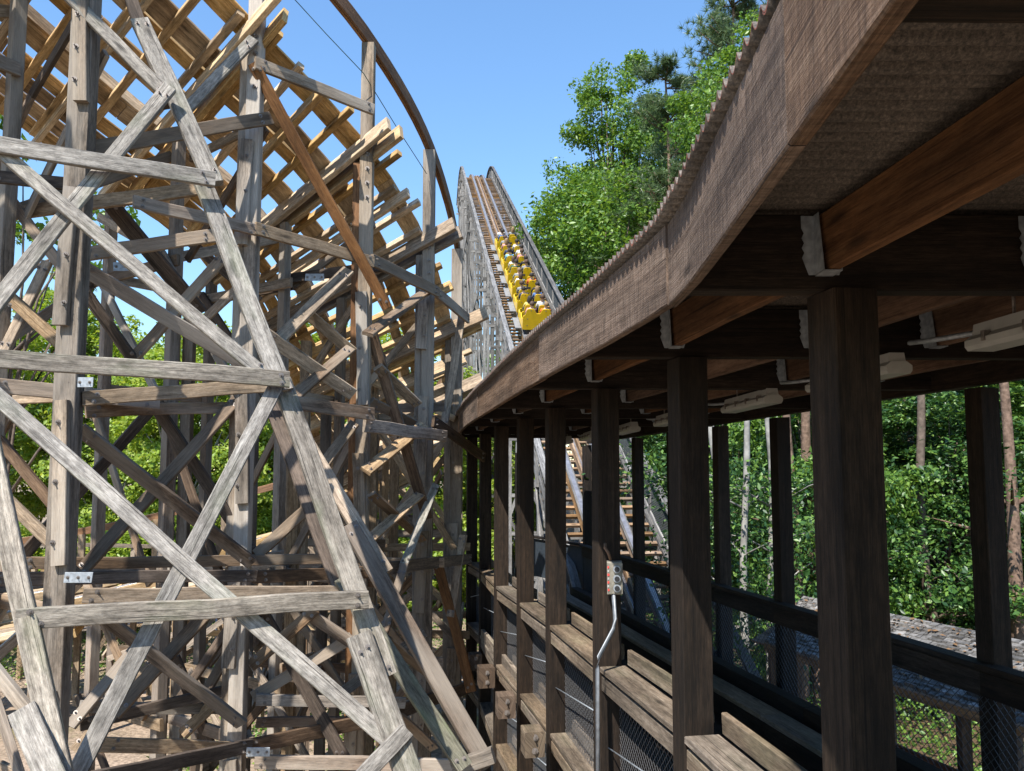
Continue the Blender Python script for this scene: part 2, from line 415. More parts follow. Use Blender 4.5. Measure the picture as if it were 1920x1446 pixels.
# ------------------------------------------------------------------ banked turn on the left
turn = thing('coaster_turn', 'weathered timber coaster structure carrying a banked yellow plank track, filling the left side', 'roller coaster', (-3.1, 8.6, 0))
ARC = [(-8.5, .3, 9.5), (-7.4, 2.0, 8.7), (-6.25, 3.6, 7.8), (-5.12, 5.2, 6.95), (-4.03, 6.8, 6.1), (-3.0, 8.4, 5.3), (-1.98, 9.9, 4.55), (-1.31, 11.5, 3.74), (-1.01, 13.5, 2.75),
       (-1.1, 15.5, 1.85), (-1.5, 17.4, 1.0), (-2.3, 19.1, .2), (-3.4, 20.5, -.5), (-4.8, 21.4, -1.1), (-6.5, 21.9, -1.7), (-8.4, 22.0, -2.2), (-10.3, 21.8, -2.7), (-12.2, 21.4, -3.1), (-14.1, 20.9, -3.4), (-16, 20.3, -3.6)]
ARCV = [Vector(p) for p in ARC]
def cr_pt(s):
    i = int(math.floor(s)); i = max(0, min(len(ARCV) - 2, i)); t = s - i
    p1, p2 = ARCV[i], ARCV[i + 1]
    p0 = ARCV[i - 1] if i > 0 else p1 * 2 - p2
    p3 = ARCV[i + 2] if i + 2 < len(ARCV) else p2 * 2 - p1
    return .5 * ((2 * p1) + (p2 - p0) * t + (2 * p0 - 5 * p1 + 4 * p2 - p3) * t * t + (3 * p1 - p0 - 3 * p2 + p3) * t ** 3)
def tk(s, u=0.0, v=0.0):
    """point on the banked deck: s along (bent index), u inwards from the outer edge, v off the deck"""
    p = cr_pt(s); a = cr_pt(s - .05); b = cr_pt(s + .05)
    t = (b - a); t.z = 0; t.normalize()
    n = Vector((-t.y, t.x, 0))
    bk = math.radians(24) if s < 11 else math.radians(24 - min(10, (s - 11) * 2))
    q = p + n * (u * math.cos(bk) - 0 * v) + Vector((0, 0, -u * math.sin(bk)))
    q += n * (v * math.sin(bk)) + Vector((0, 0, v * math.cos(bk)))
    return Vector((q.x, q.y, q.z + CZ))
def tframe(s):
    d = tk(s + .05) - tk(s - .05); d.normalize()
    inn = (tk(s, 1) - tk(s, 0)).normalized()
    return d, inn, d.cross(inn).normalized()
NB = len(ARC)
# ledgers (two per bent, one between) under the deck
for k in range(2, NB - 1):
    d, inn, up = tframe(k)
    for off in (-.10, .10):
        e0 = rnd.uniform(.35, .55)
        board('ledger', tk(k + off * .5, -e0, -.15), tk(k + off * .5, 3.55, -.15), .26, .07, M['new' if rnd.random() < .6 else 'tan'], turn, nrm=d, fine=k < 9)
    board('ledger', tk(k + .5, -.05, -.12), tk(k + .5, 3.5, -.12), .20, .06, M['new'], turn, nrm=tframe(k + .5)[0], fine=k < 9)
# ties
s = 2.05
while s < NB - 1.2:
    u0 = rnd.choice([-.25, -.1, .0, .1, .1]); near = s < 9
    d, inn, up = tframe(s)
    board('tie', tk(s, u0, .03), tk(s, 3.35 + rnd.uniform(-.1, .1), .03), .09, .095, M['new'], turn, nrm=up, fine=near, seg=1)
    ds = .44 / (tk(s + .1) - tk(s - .1)).length * .2
    s += ds * rnd.uniform(.93, 1.07)
# longitudinal planks, rails
strips = [(.22, .30, .08, .04), (.84, .33, .08, .05), (1.12, .19, .11, .22), (1.62, .33, .09, .05), (2.22, .19, .11, .22), (2.30, .27, .08, .05), (2.66, .23, .08, .035), (2.90, .23, .08, .035), (3.14, .23, .08, .035), (3.38, .23, .08, .035)]
for (u, wd, v, th) in strips:
    k = 2.0 + rnd.uniform(0, .5)
    while k < NB - 1.5:
        k2 = min(k + 2 + rnd.choice([0, .5]), NB - 1.3)
        n = 5 if k < 9 else 4
        ss = [k + (k2 - k) * i / n for i in range(n + 1)]
        def nf(i, ss=ss):
            d, inn, up = tframe(ss[i]); return inn, up
        ribbon('rail' if th > .1 else 'plank', [tk(q, u, v + th / 2) for q in ss], wd - .012, th, M['new' if rnd.random() < .85 else 'tan'], turn, nrm_f=nf)
        k = k2 + .004
# steel running strip on the rails
for u in (1.14, 2.2):
    ss = [2.1 + i * (NB - 3.5) / 70 for i in range(71)]
    def nf(i, ss=ss):
        d, inn, up = tframe(ss[i]); return inn, up
    ribbon('running_steel', [tk(q, u, .338) for q in ss], .1, .012, M['railsteel'], turn, nrm_f=nf)
# outer handrail: laminated bent timber on post tops
HR = [(2, 1.15), (9, 1.2), (14, 1.15), (18, 1.1)]
k = 2.5
for k2 in (5.3, 7.5, 9.4, 12, 15, 18):
    n = 14
    ss = [k + (k2 - k) * i / n for i in range(n + 1)]
    for lay in range(2):
        ribbon('handrail', [tk(q, -.02 + .045 * lay) + Vector((0, 0, 1.42)) for q in ss], .19, .042, M['orange'], turn, up=True)
    k = k2
# outer posts, inner posts and radial bracing per bent
LV = [4.05, 2.7, .95, -1.35, -2.9, -4.5]
inner_b = {}
FAR = ['tan', 'new', 'tan', 'tan', 'brown']
for k in range(3, NB - 1):
    o = tk(k); d, inn, up = tframe(k)
    dh = Vector((d.x, d.y, 0)).normalized(); inh = Vector((-dh.y, dh.x, 0))
    fine = k < 9
    pw = [.235, .26, .275, .30, .32][k - 4] if 4 <= k <= 8 else .16
    base = Vector((o.x, o.y, -.3))
    top = o + Vector((0, 0, 1.34))
    pm = M['post']
    if k >= 9: pm = M[rnd.choice(['tan', 'brown'])]
    face = (0, -1, 0) if 4 <= k <= 8 else -inh
    po = board('post', base, top, pw * .62 if k in (4, 5, 6, 7, 8) else pw, .15, pm, turn, nrm=face, fine=fine, seg=3)
    if 4 <= k <= 8:
        # companion timber and splice pieces bolted to the post
        xo = -pw * .45
        board('post', base + Vector((xo, .03, 0)), o + Vector((xo, .03, -.35)), pw * .42, .14, M['post' if k != 6 else 'orange'], turn, nrm=face, seg=3)
        zz = 0.5
        while zz < top.z - 2:
            L = rnd.uniform(1.0, 1.6)
            sp = board('splice', base + Vector((rnd.choice([-.3, .1]) * pw, -.105, zz)), base + Vector((rnd.choice([-.3, .1]) * pw, -.105, zz + L)) if False else base + Vector((-.12 * pw, -.105, zz + L)), pw * .55, .06, M['post'], turn, nrm=face, seg=2)
            for q in range(3):
                bolt(base + Vector((-.12 * pw, -.137, zz + .2 + q * (L - .4) / 2)), (0, -1, 0), sp, .014)
            zz += L + rnd.uniform(.5, 1.4)
        for q in range(4):
            bolt(Vector((o.x + .02, o.y - .077, o.z - .25 - q * .2)), (0, -1, 0), po, .017)
    rows = [1.75, 3.45] if k < 12 else [1.75, 3.4]
    prev = o
    for r, u in enumerate(rows):
        q = tk(k, u, -.25)
        board('post', Vector((q.x, q.y, -.3)), q, .125, .13, M[('brown' if rnd.random() < .7 else 'post') if k < 8 else rnd.choice(['tan', 'brown', 'tan'])], turn, nrm=inh, fine=fine)
        hs = [h for h in LV if h < q.z - CZ - .2]
        for h in hs:
            z = CZ + h + rnd.uniform(-.1, .1)
            a = Vector((prev.x, prev.y, z)) - inh * .25; b = Vector((q.x, q.y, z + rnd.uniform(-.06, .06))) + inh * .2
            sd = dh * (.11 if r == 0 else -.11)
            if k in (4,) and h in (4.05, 2.7): continue
            if rnd.random() < (.8 if k > 7 or h < 0 else .45):
                board('ledger', a + sd, b + sd, .14, .05, M[rnd.choice(['brown', 'brown', 'tan', 'darkbrown'] if k < 8 else FAR)], turn, nrm=dh, fine=fine)
        hs2 = [5.0] + hs if q.z - CZ > 4.6 else ([q.z - CZ - .2] + hs)
        for i in range(len(hs2) - 1):
            z0, z1 = CZ + hs2[i], CZ + hs2[i + 1]
            A0 = Vector((prev.x, prev.y, 0)); B0 = Vector((q.x, q.y, 0))
            c = rnd.random()
            thin = 1.0 if k > 7 else (.8 if hs2[i] < .5 else .5)
            if c < .75 * thin:
                board('brace', A0 + Vector((0, 0, z0)) + dh * .17, B0 + Vector((0, 0, z1)) + dh * .17, .115, .045, M[rnd.choice(['brown', 'tan', 'darkbrown', 'post'] if k < 8 else FAR)], turn, nrm=dh, fine=fine)
            if c > 1 - .7 * thin:
                board('brace', A0 + Vector((0, 0, z1)) - dh * .17, B0 + Vector((0, 0, z0)) - dh * .17, .115, .045, M[rnd.choice(['brown', 'tan', 'darkbrown', 'post'] if k < 8 else FAR)], turn, nrm=dh, fine=fine)
        prev = q
    inner_b[k] = [tk(k, u, -.25) for u in rows] + [o]
# longitudinal ribbons and braces between bents on inner rows and far outer row
for k in range(3, NB - 2):
    for r in (0, 1, 2):
        if r == 2 and k < 8: continue
        a, b = inner_b[k][r], inner_b[k + 1][r]
        nn = Vector((a.y - b.y, b.x - a.x, 0)).normalized()
        top = min(a.z, b.z) - CZ - .2
        hs = [h for h in LV if h < top]
        for h in hs:
            if rnd.random() < (.75 if k > 7 else .35):
                off = nn * rnd.choice([-.1, .1])
                board('ribbon', Vector((a.x, a.y, CZ + h + .18)) + off, Vector((b.x, b.y, CZ + h + .18)) + off, .15, .045, M[rnd.choice(['brown', 'tan', 'darkbrown', 'post'] if k < 8 else FAR)], turn, nrm=nn, fine=k < 8)
        hs = [top] + hs
        for i in range(len(hs) - 1):
            c = rnd.random(); off = nn * .15
            if c < (.62 if k > 7 else .3):
                z0, z1 = CZ + hs[i], CZ + hs[i + 1]
                if c < .3: z0, z1 = z1, z0
                board('brace', Vector((a.x, a.y, z0)) + off, Vector((b.x, b.y, z1)) + off, .13, .045, M[rnd.choice(['brown', 'tan', 'darkbrown'] if k < 8 else FAR)], turn, nrm=nn, fine=k < 8)

# hand-set timbers of the near faces: (kind, x0,y0,d0, x1,y1,d1, width, thickness, material)
TB = [
 # outer batter face, weathered grey
 ('batter', 236,-30,8.35, 318,200,8.15, .15,.07,'darkbrown'),
 ('batter', 262,40,8.22, 402,345,7.92, .21,.08,'grey'),
 ('batter', 375,330,7.95, 533,735,7.52, .20,.09,'grey'),
 ('batter', 527,715,7.60, 725,1270,7.02, .21,.09,'grey'),
 ('batter', 672,1190,6.98, 775,1480,6.70, .25,.08,'grey'),
 ('batter', -35,760,6.25, 118,1470,5.65, .17,.09,'grey'),
 ('batter', 42,1330,5.66, 108,1480,5.50, .20,.07,'grey'),
 ('girt', -60,262,6.85, 404,337,7.72, .19,.055,'grey'),
 ('girt', -60,668,6.45, 543,712,7.38, .19,.055,'grey'),
 ('girt', 30,1161,5.85, 690,1124,6.98, .185,.055,'grey'),
 ('brace', 118,-20,7.85, 305,170,8.02, .17,.05,'grey'),
 ('brace', 312,172,7.86, -30,600,6.75, .17,.05,'grey'),
 ('brace', -20,265,7.00, 492,700,7.50, .16,.05,'grey'),
 ('brace', 514,732,7.42, 135,1470,5.88, .17,.05,'grey'),
 ('brace', -30,722,6.42, 745,1402,6.78, .165,.055,'grey'),
 ('brace', 752,1380,6.75, 640,1500,6.35, .17,.05,'grey'),
 ('brace', -20,905,8.4, 110,1030,8.3, .16,.05,'post'),
 ('brace', -20,800,9.0, 110,960,8.9, .15,.05,'darkbrown'),
 ('brace', -10,1255,7.3, 62,1345,7.2, .15,.05,'post'),
 # lower right batters of the next bents
 ('batter', 545,780,8.75, 725,1075,8.3, .17,.1,'tan'),
 ('batter', 655,985,8.35, 915,1440,7.6, .19,.1,'brown'),
 ('batter', 640,1085,7.75, 872,1440,7.25, .17,.09,'mossy'),
 ('batter', 480,690,8.9, 640,1110,8.3, .17,.08,'darkbrown'),
 # ribbons along the outer posts
 ('ribbon', 250,378,8.15, 482,432,8.45, .16,.05,'brown'),
 ('ribbon', 478,428,8.42, 700,492,9.62, .17,.05,'tan'),
 ('ribbon', 698,488,9.66, 822,548,11.3, .19,.05,'brown'),
 ('ribbon', 818,548,11.3, 878,598,13.2, .20,.05,'brown'),
 ('ribbon', 478,118,8.45, 700,206,9.62, .17,.05,'post'),
 ('ribbon', 150,282,8.1, 508,222,8.45, .18,.05,'brown'),
 ('ribbon', -10,405,9.2, 395,350,8.05, .19,.05,'tan'),
 ('ribbon', 155,478,8.6, 402,442,8.1, .18,.05,'brown'),
 ('ribbon', -20,330,8.4, 165,350,8.3, .17,.05,'darkbrown'),
 ('ribbon', -20,722,8.2, 300,755,8.3, .19,.05,'brown'),
 ('ribbon', 155,748,7.95, 525,722,7.7, .17,.05,'tan'),
 ('ribbon', 25,750,8.6, 175,742,8.5, .12,.05,'tan'),
 ('ribbon', 160,772,8.5, 470,762,8.8, .16,.05,'brown'),
 ('ribbon', 530,752,8.5, 700,777,9.55, .19,.05,'brown'),
 ('ribbon', 683,798,9.55, 836,818,11.3, .20,.05,'tan'),
 ('ribbon', 812,790,11.45, 908,858,13.2, .2,.05,'darkbrown'),
 ('ribbon', 30,1056,8.6, 722,1046,9.4, .15,.05,'brown'),
 ('ribbon', -20,1086,7.75, 480,1080,8.35, .155,.05,'darkbrown'),
 ('ribbon', 475,1082,8.4, 690,1072,9.5, .165,.05,'darkbrown'),
 ('ribbon', 686,1072,9.5, 882,1048,13.3, .2,.05,'darkbrown'),
 ('ribbon', 155,1117,7.95, 650,1110,8.3, .17,.05,'tan'),
 ('ribbon', 190,1396,8.3, 470,1404,8.7, .17,.05,'tan'),
 ('ribbon', 170,1462,7.4, 470,1398,8.2, .17,.05,'darkbrown'),
 ('ribbon', 465,1400,8.2, 690,1352,9.5, .18,.05,'darkbrown'),
 ('ribbon', 686,1354,9.5, 890,1285,13.0, .22,.05,'darkbrown'),
 ('ribbon', 478,1428,8.5, 870,1436,8.6, .17,.05,'brown'),
 ('ribbon', 850,1442,7.55, 925,1415,7.5, .17,.09,'post'),
 ('ribbon', 480,1312,8.9, 760,1318,9.4, .15,.05,'post'),
 ('ribbon', 480,1355,9.4, 680,1352,9.8, .14,.05,'brown'),
 ('ribbon', 150,1325,9.0, 445,1330,9.3, .15,.05,'post'),
 ('ribbon', 150,1360,9.0, 440,1290,9.0, .15,.05,'darkbrown'),
 # diagonal braces on the outer posts
 ('brace', 480,128,8.5, 722,570,9.55, .16,.05,'orange'),
 ('brace', 345,210,8.6, 470,80,8.45, .15,.05,'grey'),
 ('brace', 160,505,8.35, 478,695,8.4, .19,.05,'brown'),
 ('brace', 158,545,8.6, 250,675,8.6, .15,.05,'darkbrown'),
 ('brace', 250,672,8.6, 412,490,8.5, .15,.05,'brown'),
 ('brace', 205,380,9.0, 370,580,9.2, .22,.06,'darkbrown'),
 ('brace', 20,560,8.7, 125,655,8.6, .17,.05,'tan'),
 ('brace', 10,655,8.9, 85,500,9.1, .16,.05,'tan'),
 ('brace', 0,350,9.2, 130,520,9.0, .15,.05,'brown'),
 ('brace', 160,812,8.3, 465,1050,8.4, .18,.05,'brown'),
 ('brace', 278,742,8.7, 474,1035,8.75, .16,.05,'darkbrown'),
 ('brace', 152,1072,8.55, 440,755,8.6, .17,.05,'brown'),
 ('brace', 196,1158,8.3, 446,1352,8.4, .17,.05,'brown'),
 ('brace', 222,1330,8.5, 388,1150,8.6, .18,.05,'brown'),
 ('brace', 140,1352,8.9, 300,1160,9.0, .15,.05,'brown'),
 ('brace', 450,1185,9.2, 378,1312,9.3, .14,.05,'brown'),
 ('brace', 330,1240,9.4, 395,1400,9.4, .16,.05,'darkbrown'),
 ('brace', 350,1370,9.2, 450,1270,9.1, .16,.05,'tan'),
 ('brace', 150,1400,9.2, 290,1240,9.2, .17,.05,'tan'),
 ('brace', 520,640,8.9, 648,512,9.4, .19,.05,'tan'),
 ('brace', 583,594,9.3, 655,655,9.6, .17,.05,'tan'),
 ('brace', 500,628,8.75, 655,735,9.5, .19,.05,'tan'),
 ('brace', 548,748,8.9, 652,658,9.5, .16,.05,'brown'),
 ('brace', 693,624,9.6, 795,550,11.2, .18,.05,'brown'),
 ('brace', 697,625,10.1, 800,965,11.2, .18,.06,'darkbrown'),
 ('brace', 712,692,10.2, 780,755,11.2, .17,.05,'tan'),
 ('brace', 700,755,10.2, 778,796,11.2, .15,.05,'brown'),
 ('brace', 832,800,12.6, 866,592,13.2, .15,.05,'tan'),
 ('brace', 690,880,9.9, 790,800,11.0, .19,.05,'tan'),
 ('brace', 568,962,8.9, 488,1034,8.7, .16,.05,'brown'),
 ('brace', 600,880,9.4, 660,800,9.7, .16,.05,'tan'),
 ('brace', 478,1242,8.8, 585,1148,9.0, .16,.05,'brown'),
 ('brace', 483,1302,9.0, 652,1200,9.3, .16,.05,'brown'),
 ('brace', 578,1150,9.1, 664,1208,9.2, .16,.05,'brown'),
 ('brace', 496,1155,9.0, 642,1416,8.9, .17,.05,'darkbrown'),
 ('brace', 822,1060,12.6, 882,1290,12.4, .19,.06,'orange'),
 ('brace', 815,915,11.3, 758,1056,10.4, .13,.05,'grey'),
 ('brace', 756,1065,10.3, 722,1180,9.8, .13,.05,'brown'),
 ('brace', 700,930,9.9, 790,1010,11.2, .15,.05,'brown'),
 ('brace', 695,1010,9.8, 785,930,11.0, .16,.05,'tan'),
 ('brace', 700,1180,9.9, 800,1260,11.2, .16,.05,'brown'),
 ('brace', 640,1300,9.6, 790,1190,11.0, .16,.05,'tan'),
 ('brace', 700,1300,10.0, 810,1400,11.0, .16,.05,'brown'),
 ('brace', 845,1150,12.5, 868,1010,13.0, .15,.05,'tan'),
 ('brace', 360,620,11.2, 470,520,10.6, .15,.05,'tan'),
 ('brace', 330,430,11.0, 480,560,10.8, .16,.05,'darkbrown'),
]
Ntoward = Vector((-.15, -1, 0))
for (kd, x0, y0, d0, x1, y1, d1, ww, tt, mt) in TB:
    near_face = mt == 'grey' and d0 < 8.4 and x0 < 780 and kd != 'ribbon' and not (x0 == 345 or x0 == 640 and y0 == 1085)
    def fx(x): return .85 if near_face else .85 + .127 * min(1, max(0, (x - 130) / 330))
    if kd == 'batter' and (x0, y0) in ((236, -30),): near_face = True
    ww *= (fx(x0) + fx(x1)) / 2 * (.86 if kd != 'batter' else .92)
    a, b = P(x0, y0, d0 * fx(x0)), P(x1, y1, d1 * fx(x1))
    ax = (b - a).normalized()
    if kd == 'brace':
        a = a - ax * .06; b = b + ax * .06
    nn = Ntoward
    if kd in ('ribbon', 'girt'):
        h = Vector((ax.x, ax.y, 0)); nn = Vector((h.y, -h.x, 0)) if h.x > 0 else Vector((-h.y, h.x, 0))
    elif mt == 'grey' or kd == 'batter':
        nn = Vector((.35, -.9, .25))
    o = board(kd, a, b, ww, tt, M[mt], turn, nrm=nn, seg=4, jit=min(.007, .0022 * (b - a).length))
    x, y, z = frame(a, b, nn)
    if (b - a).length > .8:
        for e, sg in ((a, 1), (b, -1)):
            for yy in (-.035, .035):
                bolt(e + x * sg * rnd.uniform(.06, .14) + z * (tt / 2) + y * (yy + rnd.uniform(-.01, .01)), z, o, .0115)
# extra inner posts seen through the front
for (px, d, y0, mt) in [(332, 11.3, 455, 'brown'), (357, 11.4, 590, 'post'), (575, 12.3, 640, 'tan'), (612, 12.8, 760, 'brown'), (740, 14.2, 830, 'tan'), (555, 11.0, 760, 'tan')]:
    t_ = P(px, y0, d)
    board('post', Vector((t_.x, t_.y, -.3)), t_, .16, .14, M[mt], turn, seg=3)
# galvanised plates
for (px, py, d) in [(150, 717, 6.75), (147, 1083, 6.5), (484, 1410, 7.9), (235, 500, 7.4), (590, 520, 9.3)]:
    c = P(px, py, d)
    pl = box('plate', c, (.24, .09, .008), M['galv'], turn, rot=Matrix(((1, 0, 0), (0, 0, -1), (0, 1, 0))))
    for q in (-.09, 0, .09):
        bolt(c + Vector((q, -.004, 0)), (0, -1, 0), pl, .008)
# signal cable along the handrail
ca = P(535, -20, 8.9); cb = P(682, 138, 9.66); cc = P(800, 326, 11.36)
cable = tube('steel_cable', [ca, (ca + cb) / 2 - Vector((0, 0, .01)), cb, (cb + cc) / 2 - Vector((0, 0, .02)), cc], .006, M['cable'], None, 5)
props(cable, 'thin dark green cable strung between the tall handrail posts against the sky', 'cable')

# ------------------------------------------------------------------ lift hill
lift = thing('lift_hill', 'steep weathered grey lift hill with stepped walkways and mesh fence, carrying the yellow train', 'roller coaster', (2.65, 19.2, 0))
LS = .60
D0, H0, X0, DXL = 19.2, -2.05, 2.53, -.117
LTOP = 72.0
ld = Vector((DXL, 1, LS)).normalized()
lh = Vector((DXL, 1, 0)).normalized()
lside = Vector((lh.y, -lh.x, 0))              # to the right
lup = lside.cross(ld).normalized()
def lp(d, u=0.0, v=0.0):
    """point on the lift at ground distance d; u to the right, v above the ties"""
    e = d - LTOP
    if e <= -4:
        h = H0 + LS * (d - D0); up = lup
    else:
        # rounded crest
        x = min(e + 4, 12)
        h = H0 + LS * (LTOP - 4 - D0) + LS * x - x * x * .048
        sl = LS - x * .096
        up = Vector((-lh.x * sl, -lh.y * sl, 1)).normalized()
    return Vector((X0 + DXL * (d - D0), d, CZ + h)) + lside * u + up * v
ends = 79.0
# ties (each a walking step)
d = 13.4; i = 0
tie_me = None
while d < ends:
    a, b = lp(d, -1.42 + rnd.uniform(-.03, .03)), lp(d, 1.38 + rnd.uniform(-.03, .03))
    board('tie', a, b, .11, .075, M['step'], lift, nrm=lup, fine=False)
    d += .36 if d < 40 else (.42 if d < 52 else .5)
# rails: laminated stacks with steel strips
ds = [13.4 + i * (67.5 - 13.4) / 24 for i in range(25)] + [68 + i * .5 for i in range(1, 23)]
def lstrip(name, u, v, wd, th, mat, d0=13.4, d1=79, up=False):
    pts = [q for q in ds if d0 <= q <= d1]
    def nf(i):
        q = pts[i]; t_ = (lp(q + .2) - lp(q - .2)).normalized(); uu = lside.cross(t_).normalized()
        return (lside, uu)
    return ribbon(name, [lp(q, u, v + th / 2) for q in pts], wd, th, mat, lift, nrm_f=nf)
for sgn in (-1, 1):
    lstrip('rail', sgn * .52, .04, .17, .26, M['step'])
    lstrip('rail', sgn * .50, .302, .22, .04, M['lift'])
    lstrip('running_steel', sgn * .50, .343, .12, .012, M['railsteel'])
lstrip('chain_trough', -.10, .04, .07, .22, M['step'])
lstrip('chain_trough', .10, .04, .07, .22, M['step'])
lstrip('chain_trough', 0, .045, .12, .06, M['railsteel'])
lstrip('walk_edge', -1.38, .04, .09, .10, M['lift'])
lstrip('walk_edge', 1.33, .04, .09, .10, M['lift'])
# chain teeth / anti-rollback
# handrails
lstrip('handrail', -1.46, .98, .20, .07, M['lift'])
lstrip('midrail', -1.46, .5, .04, .05, M['lift'])
lstrip('handrail', 1.40, 1.12, .20, .07, M['lift'])
lstrip('midrail', 1.42, .06, .05, .16, M['lift'])
d = 13.6
while d < ends:
    for u, hh in ((-1.46, 1.0), (1.43, 1.14)):
        a = lp(d, u, -.15)
        t_ = lp(d, u, hh)
        board('handrail_post', a, Vector((a.x, a.y, t_.z + .05)), .09, .09, M['lift'], lift, nrm=lside, fine=False)
    d += 1.7
# wire mesh on the right fence
def mesh_wires(fn, L0, L1, H, sp, r):
    """diagonal wires on a surface fn(l,h)"""
    V = []; Fc = []
    def seg(p, q):
        t_ = (q - p).normalized(); a = t_.cross(Vector((0.2, 0.3, 1))).normalized(); b_ = t_.cross(a)
        base = len(V)
        for pt in (p, q):
            for k in range(3):
                an = 2.0944 * k
                V.append(tuple(pt + (a * math.cos(an) + b_ * math.sin(an)) * r))
        for k in range(3):
            k2 = (k + 1) % 3
            Fc.append((base + k, base + k2, base + 3 + k2, base + 3 + k))
    l = L0 - H
    while l < L1:
        for sg in (1, -1):
            p0 = (l, 0.0 if sg > 0 else H); p1 = (l + H, H if sg > 0 else 0.0)
            def cl(lv):
                f = (lv - p0[0]) / (p1[0] - p0[0]); return p0[1] + (p1[1] - p0[1]) * f
            a0, a1 = max(p0[0], L0), min(p1[0], L1)
            if a1 - a0 > .01:
                seg(fn(a0, cl(a0)), fn(a1, cl(a1)))
        l += sp
    return mesh_from(V, Fc)
def fenced(l, h):
    return lp(13.4 + l * .857, 1.44, .1 + h)
ln = (ends - 13.4) / .857 - .5
link('wire_mesh', mesh_wires(fenced, 0, ln, 1.0, .085, .0075), M['wiredark'], lift)
# mesh backing boards near the crest of the fence
d = 50.5
while d < 78:
    if rnd.random() < .75:
        a = lp(d, 1.48, .1); b = lp(d, 1.48, 1.1)
        board('fence_board', a, Vector((a.x, a.y, b.z)), .55, .03, M['shed'], lift, nrm=lside, fine=False)
    d += .62
# supporting bents
d = 14.5; kk = 0
prevs = None
while d < ends:
    tops = {u: lp(d, u, -.12) for u in (-1.35, 1.35)}
    for u, t_ in tops.items():
        board('post', Vector((t_.x, t_.y, -.5)), t_, .17, .15, M['lift'], lift, nrm=lside, fine=False)
    hgt = tops[1.35].z
    a, b = tops[-1.35], tops[1.35]
    board('ledger', a - lside * .3 + Vector((0, 0, -.06)) - lh * .1, b + lside * .3 + Vector((0, 0, -.06)) - lh * .1, .22, .06, M['lift'], lift, nrm=lh, fine=False)
    z = hgt - 1.6
    while z > .4:
        board('ledger', Vector((a.x - .3, a.y - .12, z)), Vector((b.x + .3, b.y - .12, z)), .17, .05, M['lift'], lift, nrm=lh, fine=False)
        zl = max(z - 7.0, .2)
        if kk % 2 == 0:
            board('brace', Vector((a.x, a.y - .16, z)), Vector((b.x, b.y - .16, zl)), .13, .05, M['lift'], lift, nrm=lh, fine=False)
        else:
            board('brace', Vector((a.x, a.y - .16, zl)), Vector((b.x, b.y - .16, z)), .13, .05, M['lift'], lift, nrm=lh, fine=False)
        z -= 7.0
    if prevs:
        for u in (-1.35, 1.35):
            p, q = prevs[u], tops[u]
            z = 1.5
            while z < p.z - .5:
                board('ribbon', Vector((p.x - .1, p.y, z)), Vector((q.x - .1, q.y, z)), .15, .05, M['lift'], lift, nrm=lside, fine=False)
                if rnd.random() < .25 and z + 4.4 < q.z:
                    board('brace', Vector((p.x - .13, p.y, z)), Vector((q.x - .13, q.y, z + 4.4)), .12, .05, M['lift'], lift, nrm=lside, fine=False)
                z += 8.0
    prevs = tops
    d += 2.6; kk += 1
for u in (-1.35, 1.35):
    lstrip('stringer', u, -.3, .09, .26, M['lift'], 13.4, 78)

# ------------------------------------------------------------------ train
def plate_mesh(outline, t0, t1):
    """outline in (x,z), thickness from y=t0 to t1"""
    n = len(outline)
    v = [(x, t0, z) for x, z in outline] + [(x, t1, z) for x, z in outline]
    f = [tuple(range(n)), tuple(range(2 * n - 1, n - 1, -1))]
    for k in range(n):
        k2 = (k + 1) % n
        f.append((k, n + k, n + k2, k2))
    return mesh_from(v, f)
def hump_outline(wd, zb, zs, zt, zn):
    """seat back with two rounded humps and a notch between"""
    hw = wd / 2
    pts = [(-hw, zb), (hw, zb), (hw, zs)]
    pts += [(hw - .02, zs + .05), (hw - .10, zs + .1), (hw - .14, zt - .1), (hw - .17, zt - .03), (hw - .23, zt), (.24, zt), (.18, zt - .03), (.15, zt - .1), (.12, zn + .05), (.06, zn), (-.06, zn), (-.12, zn + .05),
            (-.15, zt - .1), (-.18, zt - .03), (-.24, zt), (-hw + .23, zt), (-hw + .17, zt - .03), (-hw + .14, zt - .1), (-hw + .10, zs + .1), (-hw + .02, zs + .05), (-hw, zs)]
    return pts
car_parts = {}
